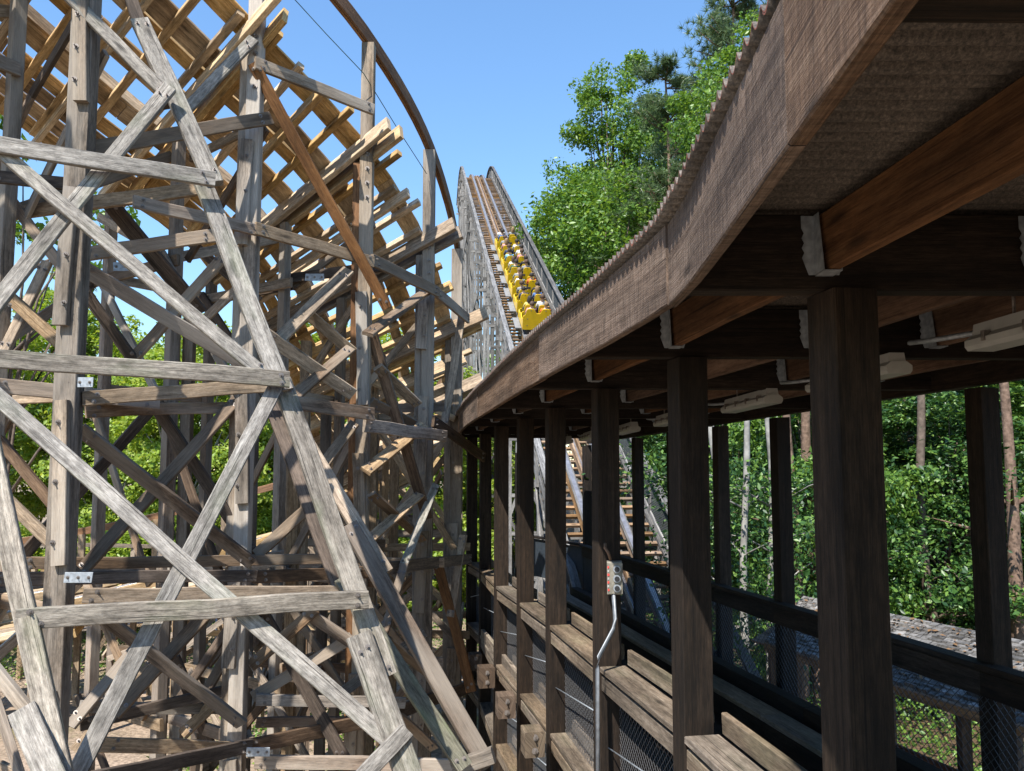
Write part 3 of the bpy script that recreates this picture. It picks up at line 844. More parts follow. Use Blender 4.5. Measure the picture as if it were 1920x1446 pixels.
def car_mesh():
    W2 = .70
    car_parts['floor'] = (plate_mesh([(-W2, .12), (W2, .12), (W2, .2), (-W2, .2)], -.95, .95), 'black')
    car_parts['back_panel'] = (plate_mesh(hump_outline(1.42, .10, .72, 1.10, .88), -.98, -.93), 'yellow')
    car_parts['back_panel_open'] = (plate_mesh(hump_outline(1.40, .10, .62, 1.06, .50), -.98, -.93), 'yellow')
    car_parts['seat_back'] = (plate_mesh(hump_outline(1.36, .2, .58, 1.00, .48), -.05, .0), 'yellow')
    side = [(-.96, .12), (.95, .12), (.98, .42), (.70, .52), (.35, .46), (.05, .60), (-.05, .62), (-.3, .48), (-.7, .52), (-.88, .72), (-.96, .72)]
    n = len(side)
    for nm, x0, x1 in (('side_panel', -.72, -.68), ('side_panel_r', .68, .72)):
        v = [(x0, y, z) for y, z in side] + [(x1, y, z) for y, z in side]
        f = [tuple(range(n - 1, -1, -1)), tuple(range(n, 2 * n))] + [(k, (k + 1) % n, n + (k + 1) % n, n + k) for k in range(n)]
        car_parts[nm] = (mesh_from(v, f), 'yellow')
    car_parts['seat_cushion'] = (plate_mesh([(-.66, .2), (.66, .2), (.66, .42), (-.66, .42)], -.92, -.45), 'rubber')
    car_parts['seat_cushion_f'] = (plate_mesh([(-.66, .2), (.66, .2), (.66, .42), (-.66, .42)], .02, .48), 'rubber')
    car_parts['nose'] = (plate_mesh([(-.70, .12), (.70, .12), (.70, .42), (.62, .5), (-.62, .5), (-.70, .42)], .93, .98), 'yellow')
    car_parts['lap_bar'] = (tube_mesh([(-.6, -.32, .3), (-.6, -.4, .66), (.6, -.4, .66), (.6, -.32, .3)], .025, 6), 'black')
    car_parts['lap_bar_f'] = (tube_mesh([(-.6, .6, .3), (-.6, .5, .66), (.6, .5, .66), (.6, .6, .3)], .025, 6), 'black')
    car_parts['headrest'] = (plate_mesh([(-.25, .60), (.25, .60), (.25, .70), (-.25, .70)], -1.0, -.965), 'rubber')
    car_parts['side_step'] = (plate_mesh([(-1.02, .06), (-.74, .06), (-.74, .10), (-1.02, .10)], -.75, .75), 'stepgrey')
    car_parts['chassis'] = (plate_mesh([(-.55, -.16), (.55, -.16), (.6, .1), (-.6, .1)], -.9, .9), 'black')
    wv = tube_mesh([(-.05, 0, 0), (.05, 0, 0)], .13, 12)
    car_parts['_wheel'] = (wv, 'railsteel')
car_mesh()
for nm, (me, mt) in car_parts.items():
    me.materials.append(M[mt])
ORD = ['rearmost', 'second', 'third', 'fourth', 'fifth', 'sixth', 'front']
TR0, TSTEP = 31.7, 2.22      # ground distance of the rear car, spacing
CARD = []
for c in range(7):
    d = TR0 + .95 + c * TSTEP * .857
    base = lp(d, 0, .36 + .13)
    R = Matrix((lside, ld, lup)).transposed()
    lab = {0: 'rearmost yellow coaster car with full yellow back panel', 6: 'front yellow coaster car, highest on the lift'}.get(c, f'{ORD[c]} yellow coaster car from the rear of the climbing train')
    root = thing('coaster_car', lab, 'coaster car', base, 'cars of the yellow train')
    root.rotation_euler = R.to_euler()
    mwb = Matrix.Translation(base) @ R.to_4x4() @ Matrix.Diagonal((.9, .9, .92, 1))
    CARD.append(mwb)
    for nm, (me, mt) in car_parts.items():
        if nm.startswith('_'): continue
        if nm == ('back_panel_open' if c == 0 else 'back_panel'): continue
        n2 = 'back_panel' if nm == 'back_panel_open' else nm.replace('_r', '') if nm == 'side_panel_r' else nm.replace('_f', '') if nm.endswith('_f') else nm
        if nm == 'headrest' and c == 0: continue
        part = link(n2, me, None, root, mwb)
        if nm.startswith('back_panel'):
            for bx in (-.5, .5):
                for bz in (.3, .62):
                    bolt(mwb @ Vector((bx, -.98, bz)), -ld, part, .014)
            for bx in (-.35, .35):
                bolt(mwb @ Vector((bx, -.98, 1.02)), -ld, part, .014)
    for wx in (-.50, .50):
        for wy in (-.6, .6):
            link('wheel', car_parts['_wheel'][0], None, root, mwb @ Matrix.Translation((wx, wy, 0)))

# ------------------------------------------------------------------ riders
def skin_body(seed, arms):
    """seated figure grown from a joint skeleton; local y forward, z up, origin at the seat"""
    r = random.Random(seed)
    V = []; E = []; Rr = []
    def v(p, rad, par=None):
        V.append(p); Rr.append(rad)
        if par is not None: E.append((par, len(V) - 1))
        return len(V) - 1
    pel = v((0, 0, .10), .135)
    sp = v((0, -.03, .28), .125, pel); ch = v((0, -.02, .44), .145, sp); nk = v((0, 0, .56), .058, ch)
    h0 = v((0, .02, .64), .075, nk); h1 = v((0, .03, .73), .098, h0); h2 = v((0, .015, .80), .07, h1)
    for sg in (-1, 1):
        sh = v((sg * .17, -.01, .49), .066, ch)
        if arms == 0:
            el = v((sg * .23, .08, .27), .046, sh); wr = v((sg * .16, .31, .24), .034, el); ha = v((sg * .14, .39, .25), .036, wr)
        else:
            el = v((sg * .27, .10, .55), .046, sh); wr = v((sg * .25, .16, .78), .034, el); ha = v((sg * .24, .18, .87), .036, wr)
        kn = v((sg * .12, .42, .12), .075, pel); an = v((sg * .12, .50, -.22), .05, kn); v((sg * .12, .60, -.26), .045, an)
    me = bpy.data.meshes.new('b'); me.from_pydata(V, E, [])
    o = bpy.data.objects.new('b', me); col.objects.link(o)
    sk = o.modifiers.new('s', 'SKIN')
    for i, s_ in enumerate(me.skin_vertices[0].data):
        s_.radius = (Rr[i], Rr[i]); s_.use_root = (i == 0)
    ss = o.modifiers.new('u', 'SUBSURF'); ss.levels = 1; ss.render_levels = 1
    dg = bpy.context.evaluated_depsgraph_get()
    m2 = bpy.data.meshes.new_from_object(o.evaluated_get(dg))
    bpy.data.objects.remove(o)
    m2.materials.clear()
    return m2
bodies = [skin_body(1, 0), skin_body(2, 0), skin_body(3, 1)]
def hair_mesh(long):
    v = []; f = []; n = 10; m = 6
    for j in range(m + 1):
        th = math.pi * .62 * j / m
        for k in range(n):
            ph = 2 * math.pi * k / n
            rr = .118
            y = math.sin(th) * math.sin(ph) * rr; x = math.sin(th) * math.cos(ph) * rr; z = math.cos(th) * rr * 1.1
            if y > .02: z = max(z, .045)
            elif long: z = z - .16 * (j / m) ** 2
            v.append((x, y, z))
    for j in range(m):
        for k in range(n):
            f.append((j * n + k, (j + 1) * n + k, (j + 1) * n + (k + 1) % n, j * n + (k + 1) % n))
    return mesh_from(v, f, None, True)
hairs = [hair_mesh(False), hair_mesh(True)]
face_v = [(-.02, .11, -.03), (.02, .11, -.03), (0, .145, -.035), (0, .11, .03), (-.105, 0, -.03), (-.125, -.01, -.02), (-.118, -.015, .03), (.105, 0, -.03), (.125, -.01, -.02), (.118, -.015, .03)]
face_me = mesh_from(face_v, [(0, 1, 2), (1, 3, 2), (3, 0, 2), (4, 5, 6), (7, 9, 8)])
SKINS = [(.52, .33, .24), (.42, .26, .18), (.58, .38, .29), (.26, .15, .10)]
HAIRC = {'dark': (.02, .014, .011), 'brown': (.07, .038, .02), 'fair': (.22, .14, .07), 'grey': (.2, .19, .18)}
SHIRT = {'white': (.7, .7, .68), 'blue': (.08, .16, .36), 'light blue': (.22, .5, .66), 'green': (.05, .12, .07), 'orange': (.75, .16, .04), 'pink': (.62, .28, .28), 'grey': (.25, .26, .27), 'navy': (.03, .045, .10), 'yellow': (.66, .52, .16), 'black': (.02, .02, .022)}
for k_, c_ in SHIRT.items(): plain('shirt ' + k_, c_, .9, 0, .15, 9)
for i_, c_ in enumerate(SKINS): plain('skin%d' % i_, c_, .6)
for k_, c_ in HAIRC.items(): plain('hair ' + k_, c_, .7, 0, .3, 60)
plain('trousers', (.05, .06, .085), .9)
rider_meshes = {}
def rider_mesh(bi, shirt, sk):
    key = (bi, shirt, sk)
    if key not in rider_meshes:
        m = bodies[bi].copy()
        for mm in (M['shirt ' + shirt], M['skin%d' % sk], M['trousers']): m.materials.append(mm)
        for p in m.polygons:
            c = p.center; p.use_smooth = True
            if c.z > .545 and abs(c.x) < .13: p.material_index = 1
            elif c.y > .14 and c.z > .18 and abs(c.x) > .09: p.material_index = 1
            elif abs(c.x) > .21 and (c.z > .6): p.material_index = 1
            elif c.z < .17: p.material_index = 2
            else: p.material_index = 0
        rider_meshes[key] = m
    return rider_meshes[key]
seats = [(0, 'rear', -1, 'brown', 'pink', 0), (0, 'rear', 1, 'fair', 'orange', 0), (0, 'front', -1, 'dark', 'yellow', 1), (0, 'front', 1, 'brown', 'white', 0),
         (1, 'rear', -1, 'dark', 'navy', 0), (1, 'rear', 1, 'fair', 'blue', 1), (1, 'front', 1, 'dark', 'black', 0), (1, 'front', -1, 'brown', 'grey', 0),
         (2, 'rear', -1, 'brown', 'white', 1), (2, 'rear', 1, 'dark', 'orange', 0), (2, 'front', -1, 'fair', 'grey', 0),
         (3, 'rear', -1, 'dark', 'green', 0), (3, 'rear', 1, 'brown', 'grey', 0), (3, 'front', -1, 'brown', 'white', 1), (3, 'front', 1, 'dark', 'black', 0),
         (4, 'rear', -1, 'dark', 'light blue', 0), (4, 'rear', 1, 'brown', 'pink', 0), (4, 'front', -1, 'brown', 'navy', 0), (4, 'front', 1, 'dark', 'white', 0),
         (5, 'rear', 1, 'dark', 'white', 0), (5, 'rear', -1, 'fair', 'pink', 1), (5, 'front', -1, 'brown', 'grey', 0),
         (6, 'rear', -1, 'dark', 'blue', 0), (6, 'front', -1, 'brown', 'white', 0), (6, 'front', 1, 'fair', 'grey', 1)]
for i, (c, row, sgn, hc, sh, lg) in enumerate(seats):
    sk = rnd.randrange(3) if hc != 'dark' else rnd.randrange(4)
    bi = 0 if rnd.random() < .8 else 1
    mwb = CARD[c] @ Matrix.Translation((sgn * .34, -.70 if row == 'rear' else .24, .50)) @ Matrix.Rotation(rnd.uniform(-.1, .1), 4, 'Y')
    sc_ = rnd.uniform(1.0, 1.14)
    mwb = mwb @ Matrix.Diagonal((sc_, sc_, sc_, 1))
    seatcar = {0: 'rearmost', 6: 'front'}.get(c, ORD[c])
    pr = link('person', rider_mesh(bi, sh, sk), None, None, mwb)
    props(pr, f'{hc}-haired rider in {sh} shirt, {"left" if sgn < 0 else "right"} seat, {row} row of {seatcar} car' + ('' if c in (0, 6) else ' from rear'), 'person', 'riders on the yellow train')
    hm = link('hair', hairs[lg], None, pr, mwb @ Matrix.Translation((0, .012, .735)))
    hm.data = hairs[lg]
    if len(hairs[lg].materials) == 0: hairs[lg].materials.append(M['hair dark'])
    hm.material_slots[0].link = 'OBJECT'; hm.material_slots[0].material = M['hair ' + hc]
    fm = link('face', face_me, None, pr, mwb @ Matrix.Translation((0, .02, .725)))
    if len(face_me.materials) == 0: face_me.materials.append(M['skin0'])
    fm.material_slots[0].link = 'OBJECT'; fm.material_slots[0].material = M['skin%d' % sk]

# ------------------------------------------------------------------ covered track shed on the right
shed = thing('covered_track_shed', 'dark timber shed over the track with corrugated roof and sill railings, at right', 'shed', (1.1, 4.66, 0))
RL = [(-2.2, 1.75), (-.5, 1.62), (1.12, 1.50), (2.97, 1.33), (4.66, 1.10), (6.32, .79), (8.08, .47), (9.53, .17), (11.0, -.157), (13.0, -.464), (14.2, -.76), (16.0, -1.1)]
RR = [(-2.0, 5.0), (-.4, 4.76), (1.2, 4.5), (2.75, 4.25), (4.3, 3.97), (5.84, 3.69), (7.3, 3.42), (8.75, 3.14), (10.25, 2.86), (11.8, 2.55), (13.4, 2.25), (15.0, 1.95), (16.5, 1.65)]
FA = [(-3, .46), (.0, .535), (1.0, .588), (1.42, .61), (2.2, .655), (2.7, .682), (3.12, .685), (3.4, .645), (4.0, .545), (4.9, .37), (6.7, .04), (8, -.17), (9.5, -.42), (11, -.65), (12.6, -.86), (14, -1.02), (15.2, -1.12)]
def ip(tb, d):
    if d <= tb[0][0]: a, b = tb[0], tb[1]
    elif d >= tb[-1][0]: a, b = tb[-2], tb[-1]
    else:
        for i in range(len(tb) - 1):
            if tb[i][0] <= d <= tb[i + 1][0]: a, b = tb[i], tb[i + 1]; break
    return a[1] + (b[1] - a[1]) * (d - a[0]) / (b[0] - a[0])
def bz(d): return .72 - .006 * (d - 3)
def sz(d): return -1.58 - .012 * (d - 4.66)
HEAD = math.atan2(.18, 1.0)
pr_ = Vector((math.cos(HEAD), math.sin(HEAD), 0))       # across the shed
pa_ = Vector((-math.sin(HEAD), math.cos(HEAD), 0))      # along it
ROOFD = 14.9
# left posts
LP = RL[2:11]
posts_L = []
for i, (d, x) in enumerate(LP):
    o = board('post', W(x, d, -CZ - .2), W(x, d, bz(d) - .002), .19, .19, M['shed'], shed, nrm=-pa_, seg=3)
    posts_L.append(o)
RP = RR[2:]
for i, (d, x) in enumerate(RP):
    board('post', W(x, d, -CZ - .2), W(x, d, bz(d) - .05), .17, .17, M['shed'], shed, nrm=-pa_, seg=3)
# transverse beams, joists, hangers
hang_v = [(-.035, 0, -.24), (-.035, 0, .0), (-.085, 0, .0), (-.085, 0, -.05), (-.075, 0, -.07), (-.085, 0, -.09), (-.075, 0, -.11), (-.085, 0, -.13), (-.075, 0, -.15), (-.085, 0, -.17), (-.06, 0, -.24)]
def hanger_mesh():
    v = []; f = []
    for sg in (-1, 1):
        b = len(v); n = len(hang_v)
        for y in (-.004, -.001):
            v += [(sg * p[0], y, p[2]) for p in hang_v]
        f.append(tuple(b + k for k in range(n))); f.append(tuple(b + n + k for k in reversed(range(n))))
        b2 = len(v)      # side strap
        v += [(sg * .033, -.09, -.24), (sg * .033, 0, -.24), (sg * .033, 0, 0), (sg * .033, -.05, 0), (sg * .036, -.09, -.24), (sg * .036, 0, -.24), (sg * .036, 0, 0), (sg * .036, -.05, 0)]
        f += [(b2, b2 + 1, b2 + 2, b2 + 3), (b2 + 7, b2 + 6, b2 + 5, b2 + 4), (b2, b2 + 3, b2 + 7, b2 + 4), (b2 + 2, b2 + 6, b2 + 7, b2 + 3)]
    b = len(v)
    v += [(-.036, -.09, -.245), (.036, -.09, -.245), (.036, 0, -.245), (-.036, 0, -.245), (-.036, -.09, -.241), (.036, -.09, -.241), (.036, 0, -.241), (-.036, 0, -.241)]
    f += [(b, b + 1, b + 2, b + 3), (b + 7, b + 6, b + 5, b + 4), (b, b + 4, b + 5, b + 1)]
    m = mesh_from(v, f); m.materials.append(M['galv']); return m
hm_ = hanger_mesh()
beams = [(-.5, 1.62)] + LP
for i, (d, x) in enumerate(beams):
    xl = ip(FA, d) + .03; xr = ip(RR, d) + .25
    h0 = bz(d)
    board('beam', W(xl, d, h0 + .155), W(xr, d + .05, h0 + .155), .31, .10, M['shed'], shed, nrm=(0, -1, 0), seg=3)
    if i == 0: continue
    dp = beams[i - 1][0]
    xr2 = ip(RR, d)
    for q, off in enumerate((.03, .78, 1.53, 2.28, 2.95)):
        xa = x + off; xb = xa + (beams[i - 1][1] - x)
        if q == 0: continue
        z1 = h0 + .18; z0 = bz(dp) + .18
        board('joist', W(xa, d - .052, z1), W(xb, dp + .052, z0), .235, .05, M['joist'], shed, nrm=pr_)
        link('joist_hanger', hm_, None, shed, Matrix.Translation(W(xa, d - .053, z1 + .12)))
    # short joist at the eave
    xa = x + .03
    board('joist', W(xa - .12, d - .052, h0 + .18), W(xa - .12 + (beams[i - 1][1] - x), dp + .052, bz(dp) + .18), .235, .05, M['joist'], shed, nrm=pr_)
    link('joist_hanger', hm_, None, shed, Matrix.Translation(W(xa - .12, d - .053, h0 + .30)))
# right eave plate
ribbon('eave_plate', [W(ip(RR, q) + .02, q, bz(q) + .10) for q in np.linspace(-2, 16.4, 12)], .24, .1, M['shed'], shed)
# fascia boards
for (a, b) in ((-3, 1.56), (1.565, 3.14), (3.10, 5.62), (5.58, 9.5), (9.46, 12.4), (12.36, 15.1)):
    qs = np.linspace(a, b, 9)
    outw = {3.10: -.012, 9.46: -.01}.get(a, 0)
    ribbon('fascia_board', [W(ip(FA, q) + outw, q, .70 - (.002 * (q - 3)) + .175) for q in qs], .35, .045, M['fascia'], shed, up=False)
ribbon('fascia_board', [W(ip(FA, 15.1) + i * .5, 15.1 + i * .06, .86) for i in range(8)], .34, .045, M['fascia'], shed, up=False)
qs = np.linspace(-2.5, 15.1, 10)
ribbon('fascia_board', [W(ip(RR, q) + .62, q, bz(q) + .26) for q in qs], .28, .04, M['fascia'], shed, up=False)
# corrugated sheets, each about 0.87 m along the roof; waves run across the shed
def roof_sheet(d0, d1, zoff):
    per = .068; n = int((d1 - d0) / per * 8)
    nx_ = 3
    V = []; Fq = []
    for lay in (0, 1):
        for i in range(n + 1):
            d = d0 + (d1 - d0) * i / n
            wv = .016 - .042 * abs(math.sin(math.pi * d / per)) ** .8
            xl = ip(FA, d) - (.03 + .045 * min(1, max(0, (d - 1.6) / 1.2))); xr = ip(RR, d) + .72
            for j in range(nx_ + 1):
                f = j / nx_
                V.append((xl + (xr - xl) * f, d, CZ + bz(d) + .365 + wv + zoff + (.004 if lay else 0) + .09 * (1 - f) * 0))
    st = nx_ + 1; off = (n + 1) * st
    for i in range(n):
        for j in range(nx_):
            a = i * st + j
            Fq.append((a, a + st, a + st + 1, a + 1)); Fq.append((off + a, off + a + 1, off + a + st + 1, off + a + st))
        Fq.append((i * st, off + i * st, off + (i + 1) * st, (i + 1) * st))
        Fq.append((i * st + nx_, (i + 1) * st + nx_, off + (i + 1) * st + nx_, off + i * st + nx_))
    m = mesh_from(V, Fq, None, True)
    m.materials.append(M['rust']); m.materials.append(M['rustedge'])
    mi = [0] * len(m.polygons)
    k = 0
    for i in range(n):
        for j in range(nx_): k += 2
        mi[k] = 1; mi[k + 1] = 1; m.polygons[k].use_smooth = False; k += 2
    m.polygons.foreach_set('material_index', mi)
    return m
d = -2.8; kz = 0
while d < ROOFD:
    link('roof_sheet', roof_sheet(d, min(d + .95, 15.25), .006 * (kz % 2)), None, shed); d += .884; kz += 1
# sills, curbs and mesh panels between left posts
def chain_panel(L, H, sp=.052, r=.0016):
    return mesh_wires(lambda l, h: Vector((l, 0, h)), 0, L, H, sp, r)
def tilt(a, b):
    a = Vector(a); b = Vector(b)
    x = (b - a); hx = Vector((x.x, x.y, 0)).normalized(); y = Vector((0, 0, 1)).cross(hx)
    s_ = x.z / Vector((x.x, x.y, 0)).length
    return Matrix(((hx.x, y.x, 0, a.x), (hx.y, y.y, 0, a.y), (s_, 0, 1, a.z), (0, 0, 0, 1)))
panel_me = chain_panel(1.62, .98, .062, .002); panel_me.materials.append(M['wire'])
panel_dk = chain_panel(1.62, .98, .075, .003); panel_dk.materials.append(M['wiredark'])
for i in range(len(LP) - 1):
    (d0, x0), (d1, x1) = LP[i], LP[i + 1]
    dirv = Vector((x1 - x0, d1 - d0, 0)).normalized(); nv = Vector((dirv.y, -dirv.x, 0))
    for lev in range(3):
        zo = -1.10 * lev
        a = W(x0, d0, sz(d0) + zo) + dirv * .097; b = W(x1, d1, sz(d1) + zo) - dirv * .097
        off = nv * .015
        board('sill', a + off, b + off, .22, .045, M['sill'], shed, nrm=(0, 0, 1))
        board('curb', a + nv * .16 + Vector((0, 0, .085)), b + nv * .16 + Vector((0, 0, .085)), .125, .04, M['sill'], shed, nrm=nv)
        board('apron', a - nv * .06 + Vector((0, 0, -.11)), b - nv * .06 + Vector((0, 0, -.11)), .12, .045, M['sill'], shed, nrm=nv)
        if lev < 2:
            po = link('wire_mesh', panel_me, None, shed, tilt(a + nv * .07 + Vector((0, 0, -1.09)), b + nv * .07 + Vector((0, 0, -1.09))))
            tube('tension_rod', [a - nv * .03 + Vector((0, 0, -.42)), b - nv * .03 + Vector((0, 0, -.62))], .006, M['galv'], shed, 5)
# beam ends bolted through the posts (left side, low)
for (px, py, d, s_) in [(1003, 1390, 7.75, .24), (951, 1322, 9.2, .25), (914, 1268, 10.7, .26), (893, 1240, 12.6, .24), (985, 1490, 7.7, .2)]:
    c = P(px, py, d)
    be = board('beam_end', c + pa_ * -.10 - pr_ * .02, c + pa_ * .12 - pr_ * .02, s_ * 1.05, s_ * .85, M['sill' if d < 9 else 'darkbrown'], shed, nrm=pr_)
    for q in (-.06, .07):
        bolt(c - pa_ * .105 + Vector((-.02, 0, q)), (-.1, -1, 0), be, .018)
for (px, py, d, px2, py2, d2) in [(905, 1190, 12.6, 985, 1290, 9.6)]:
    board('stringer', P(px, py, d), P(px2, py2, d2), .18, .06, M['sill'], shed, nrm=pr_)
# floor of the shed
fd = -1.5
FZ = -2.62
k = 0
while fd < 16.2:
    xl = ip(RL, fd) + .12; xr = ip(RR, fd) + .2
    board('floor_plank', W(xl, fd, FZ - .012 * fd), W(xr, fd + .03, FZ - .012 * fd), .185, .05, M['shed'], shed, nrm=(0, 0, 1), fine=False)
    fd += .2; k += 1
# right railing: cap, boards and mesh
for i in range(len(RP) - 1):
    (d0, x0), (d1, x1) = RP[i], RP[i + 1]
    a = W(x0, d0, -1.40 - .012 * d0); b = W(x1, d1, -1.40 - .012 * d1)
    dirv = Vector((x1 - x0, d1 - d0, 0)).normalized(); nv = Vector((dirv.y, -dirv.x, 0))
    board('rail_cap', a - nv * .11, b - nv * .11, .15, .05, M['shed'], shed, nrm=(0, 0, 1))
    board('rail_beam', a - nv * .115 + Vector((0, 0, -.13)), b - nv * .115 + Vector((0, 0, -.13)), .19, .045, M['shed'], shed, nrm=nv)
    board('rail_beam', a - nv * .115 + Vector((0, 0, -1.05)), b - nv * .115 + Vector((0, 0, -1.05)), .2, .045, M['shed'], shed, nrm=nv)
    link('wire_mesh', panel_dk, None, shed, tilt(a - nv * .1 + Vector((0, 0, -1.05)), b - nv * .1 + Vector((0, 0, -1.05))))
    if d0 > 14.5:
        board('dark_screen', a - nv * .08 + Vector((0, 0, -.62)), b - nv * .08 + Vector((0, 0, -.62)), .82, .02, M['tarp'], shed, nrm=nv)
for (xa, da, xb, db) in ((1.65, 16.5, .95, 18.0), (.95, 18.0, .15, 19.5)):
    a = W(xa, da, -1.6); b = W(xb, db, -1.62)
    board('post', W(xb, db, -CZ), W(xb, db, .5), .15, .15, M['shed'], shed)
    board('rail_cap', a, b, .14, .05, M['shed'], shed, nrm=(0, 0, 1))
    board('dark_screen', a + Vector((0, 0, -.5)), b + Vector((0, 0, -.5)), .9, .02, M['tarp'], shed, nrm=pr_)
# lower framing under the floor on the right side
for i in range(2, len(RP) - 2):
    (d0, x0), (d1, x1) = RP[i], RP[i + 1]
    for h in (-3.3, -4.3):
        board('ribbon', W(x0 + .12, d0, h), W(x1 + .12, d1, h), .17, .05, M['shed'], shed, nrm=pr_)

# ------------------------------------------------------------------ track inside the shed
trk = thing('enclosed_track', 'dark plank track with mossy edge running along the floor inside the covered shed', 'track', (2.2, 6, CZ - 2.6))
for off, wd, th, z, mt in ((-.62, .2, .24, 0, 'shed'), (.62, .2, .24, 0, 'shed'), (-.62, .26, .05, .24, 'sill'), (.62, .26, .05, .24, 'sill'), (-1.02, .16, .36, 0, 'shed'), (1.0, .16, .36, 0, 'shed'), (0, .5, .06, .02, 'shed')):
    for a, b in ((-1, 3.2), (3.21, 7.6), (7.61, 12), (12.01, 16)):
        qs = np.linspace(a, b, 6)
        def nf(i): return pr_, Vector((0, 0, 1))
        ribbon('rail' if abs(off) == .62 else 'guide_board', [W((ip(RL, q) + ip(RR, q)) / 2 + off, q, FZ + .03 - .012 * q + z + th / 2) for q in qs], wd, th, M[mt], trk, nrm_f=nf)

# ------------------------------------------------------------------ light fittings
def lamp_meshes():
    prof = [(-.07, 0), (-.085, .02), (-.085, .05), (-.05, .075), (.05, .075), (.085, .05), (.085, .02), (.07, 0)]
    n = len(prof); v = []; f = []
    for y in (-.54, .54):
        v += [(p[0] * (1 if abs(y) < .5 else .96), y, p[1]) for p in prof]
    f += [tuple(range(n)), tuple(2 * n - 1 - k for k in range(n))] + [(k, n + k, n + (k + 1) % n, (k + 1) % n) for k in range(n)]
    a = mesh_from(v, f); a.materials.append(M['white'])
    b = plate_mesh([(-.055, .075), (.055, .075), (.045, .13), (-.045, .13)], -.52, .52); b.materials.append(M['white'])
    c = plate_mesh([(-.089, .03), (.089, .03), (.089, .08), (-.089, .08)], -.012, .012); c.materials.append(M['steel'])
    return a, b, c
lma, lmb, lmc = lamp_meshes()
WHERE = ['nearest white tube light under the shed roof, by right edge', 'second nearest white tube light under the shed roof', 'third nearest white tube light under the shed roof, left of big post',
         'fourth nearest white tube light under the shed roof', 'fifth nearest white tube light under the shed roof', 'sixth nearest white tube light under the shed roof', 'farthest white tube light under the shed roof']
for i, (d, x) in enumerate([(3.15, 2.37), (4.98, 2.29), (6.8, 2.17), (8.8, 1.88), (10.7, 1.64), (12.7, 1.3), (14.3, 1.02)]):
    base = W(x, d, bz(d) - .12)
    L = thing('tube_light', WHERE[i], 'light fixture', base, 'tube lights under the shed roof')
    L.rotation_euler = (0, 0, .06)
    mw = Matrix.Translation(base) @ Matrix.Rotation(.06, 4, 'Z')
    link('diffuser', lma, None, L, mw); link('housing', lmb, None, L, mw)
    for q in (-.4, -.13, .13, .4): link('clip', lmc, None, L, mw @ Matrix.Translation((0, q, 0)))
    tube('conduit', [mw @ Vector((0, .58, .10)), mw @ Vector((-.02, .9, .12)), mw @ Vector((-.02, 1.1, .14))], .014, M['galv'], L, 6)
    tube('hanger_rod', [mw @ Vector((0, -.3, .12)), mw @ Vector((0, -.3, .30))], .008, M['steel'], L, 5)
    tube('hanger_rod', [mw @ Vector((0, .3, .12)), mw @ Vector((0, .3, .30))], .008, M['steel'], L, 5)

# ------------------------------------------------------------------ control box with conduit
cb = P(1152, 1083, 6.14)
ctrl = thing('control_box', 'small grey control box with three round buttons on a shed post', 'control box', cb)
box('box_body', cb, (.12, .10, .26), M['boxgrey'], ctrl)
box('box_lid', cb + Vector((0, -.056, 0)), (.105, .012, .245), M['boxgrey'], ctrl)
ring_me = tube_mesh([(0, 0, 0), (0, -.022, 0)], .03, 14); ring_me.materials.append(M['galv'])
but_me = tube_mesh([(0, 0, 0), (0, -.028, 0)], .021, 12); but_me.materials.append(M['black'])
for q in (.075, 0, -.075):
    c = cb + Vector((.01, -.062, q))
    link('button_ring', ring_me, None, ctrl, Matrix.Translation(c)); link('button', but_me, None, ctrl, Matrix.Translation(c))
for q in range(7):
    box('warning_stripe', cb + Vector((-.056, -.064, .09 - q * .03)), (.012, .004, .018), M['redtape' if q % 2 == 0 else 'white'], ctrl)
tube('conduit', [P(1150, 1108, 6.1), P(1153, 1160, 6.1), P(1150, 1180, 6.05), P(1123, 1232, 5.98), P(1120, 1255, 5.97), P(1121, 1500, 5.9)], .0165, M['pipe'], ctrl, 10)
tube('loose_wire', [cb + Vector((-.03, 0, .14)), cb + Vector((-.05, -.02, .2)), cb + Vector((-.075, -.01, .24)), cb + Vector((-.07, .02, .27))], .012, M['orange'], ctrl, 6)

def leaf_arrays(cent, nrm_bias, size, rng):
    """one bent rhombus leaf (2 triangles) at each centre"""
    n = len(cent)
    d = rng.normal(size=(n, 3)); d /= np.linalg.norm(d, axis=1)[:, None]
    nr = rng.normal(size=(n, 3)) * .8 + nrm_bias; nr /= np.linalg.norm(nr, axis=1)[:, None]
    a = np.cross(nr, d); a /= np.linalg.norm(a, axis=1)[:, None] + 1e-9
    b = np.cross(nr, a)
    s_ = size * rng.uniform(.6, 1.3, size=(n, 1))
    v0 = cent - a * s_ ; v2 = cent + a * s_
    v1 = cent + b * s_ * .55 + nr * s_ * .18; v3 = cent - b * s_ * .55 + nr * s_ * .18
    return np.stack([v0, v1, v2, v3], 1).reshape(-1, 3)
def quads_mesh(V, k=4):
    n = len(V) // k
    me = bpy.data.meshes.new('leaves')
    me.vertices.add(len(V)); me.vertices.foreach_set('co', V.astype(np.float32).ravel())
    if k == 4:
        idx = (np.arange(n)[:, None] * 4 + np.array([0, 1, 2, 0, 2, 3])).ravel(); m = n * 2
    else:
        idx = np.arange(n * 3); m = n
    me.loops.add(m * 3); me.loops.foreach_set('vertex_index', idx.astype(np.int32))
    me.polygons.add(m); me.polygons.foreach_set('loop_start', np.arange(0, m * 3, 3, dtype=np.int32))
    me.update(calc_edges=True)
    return me
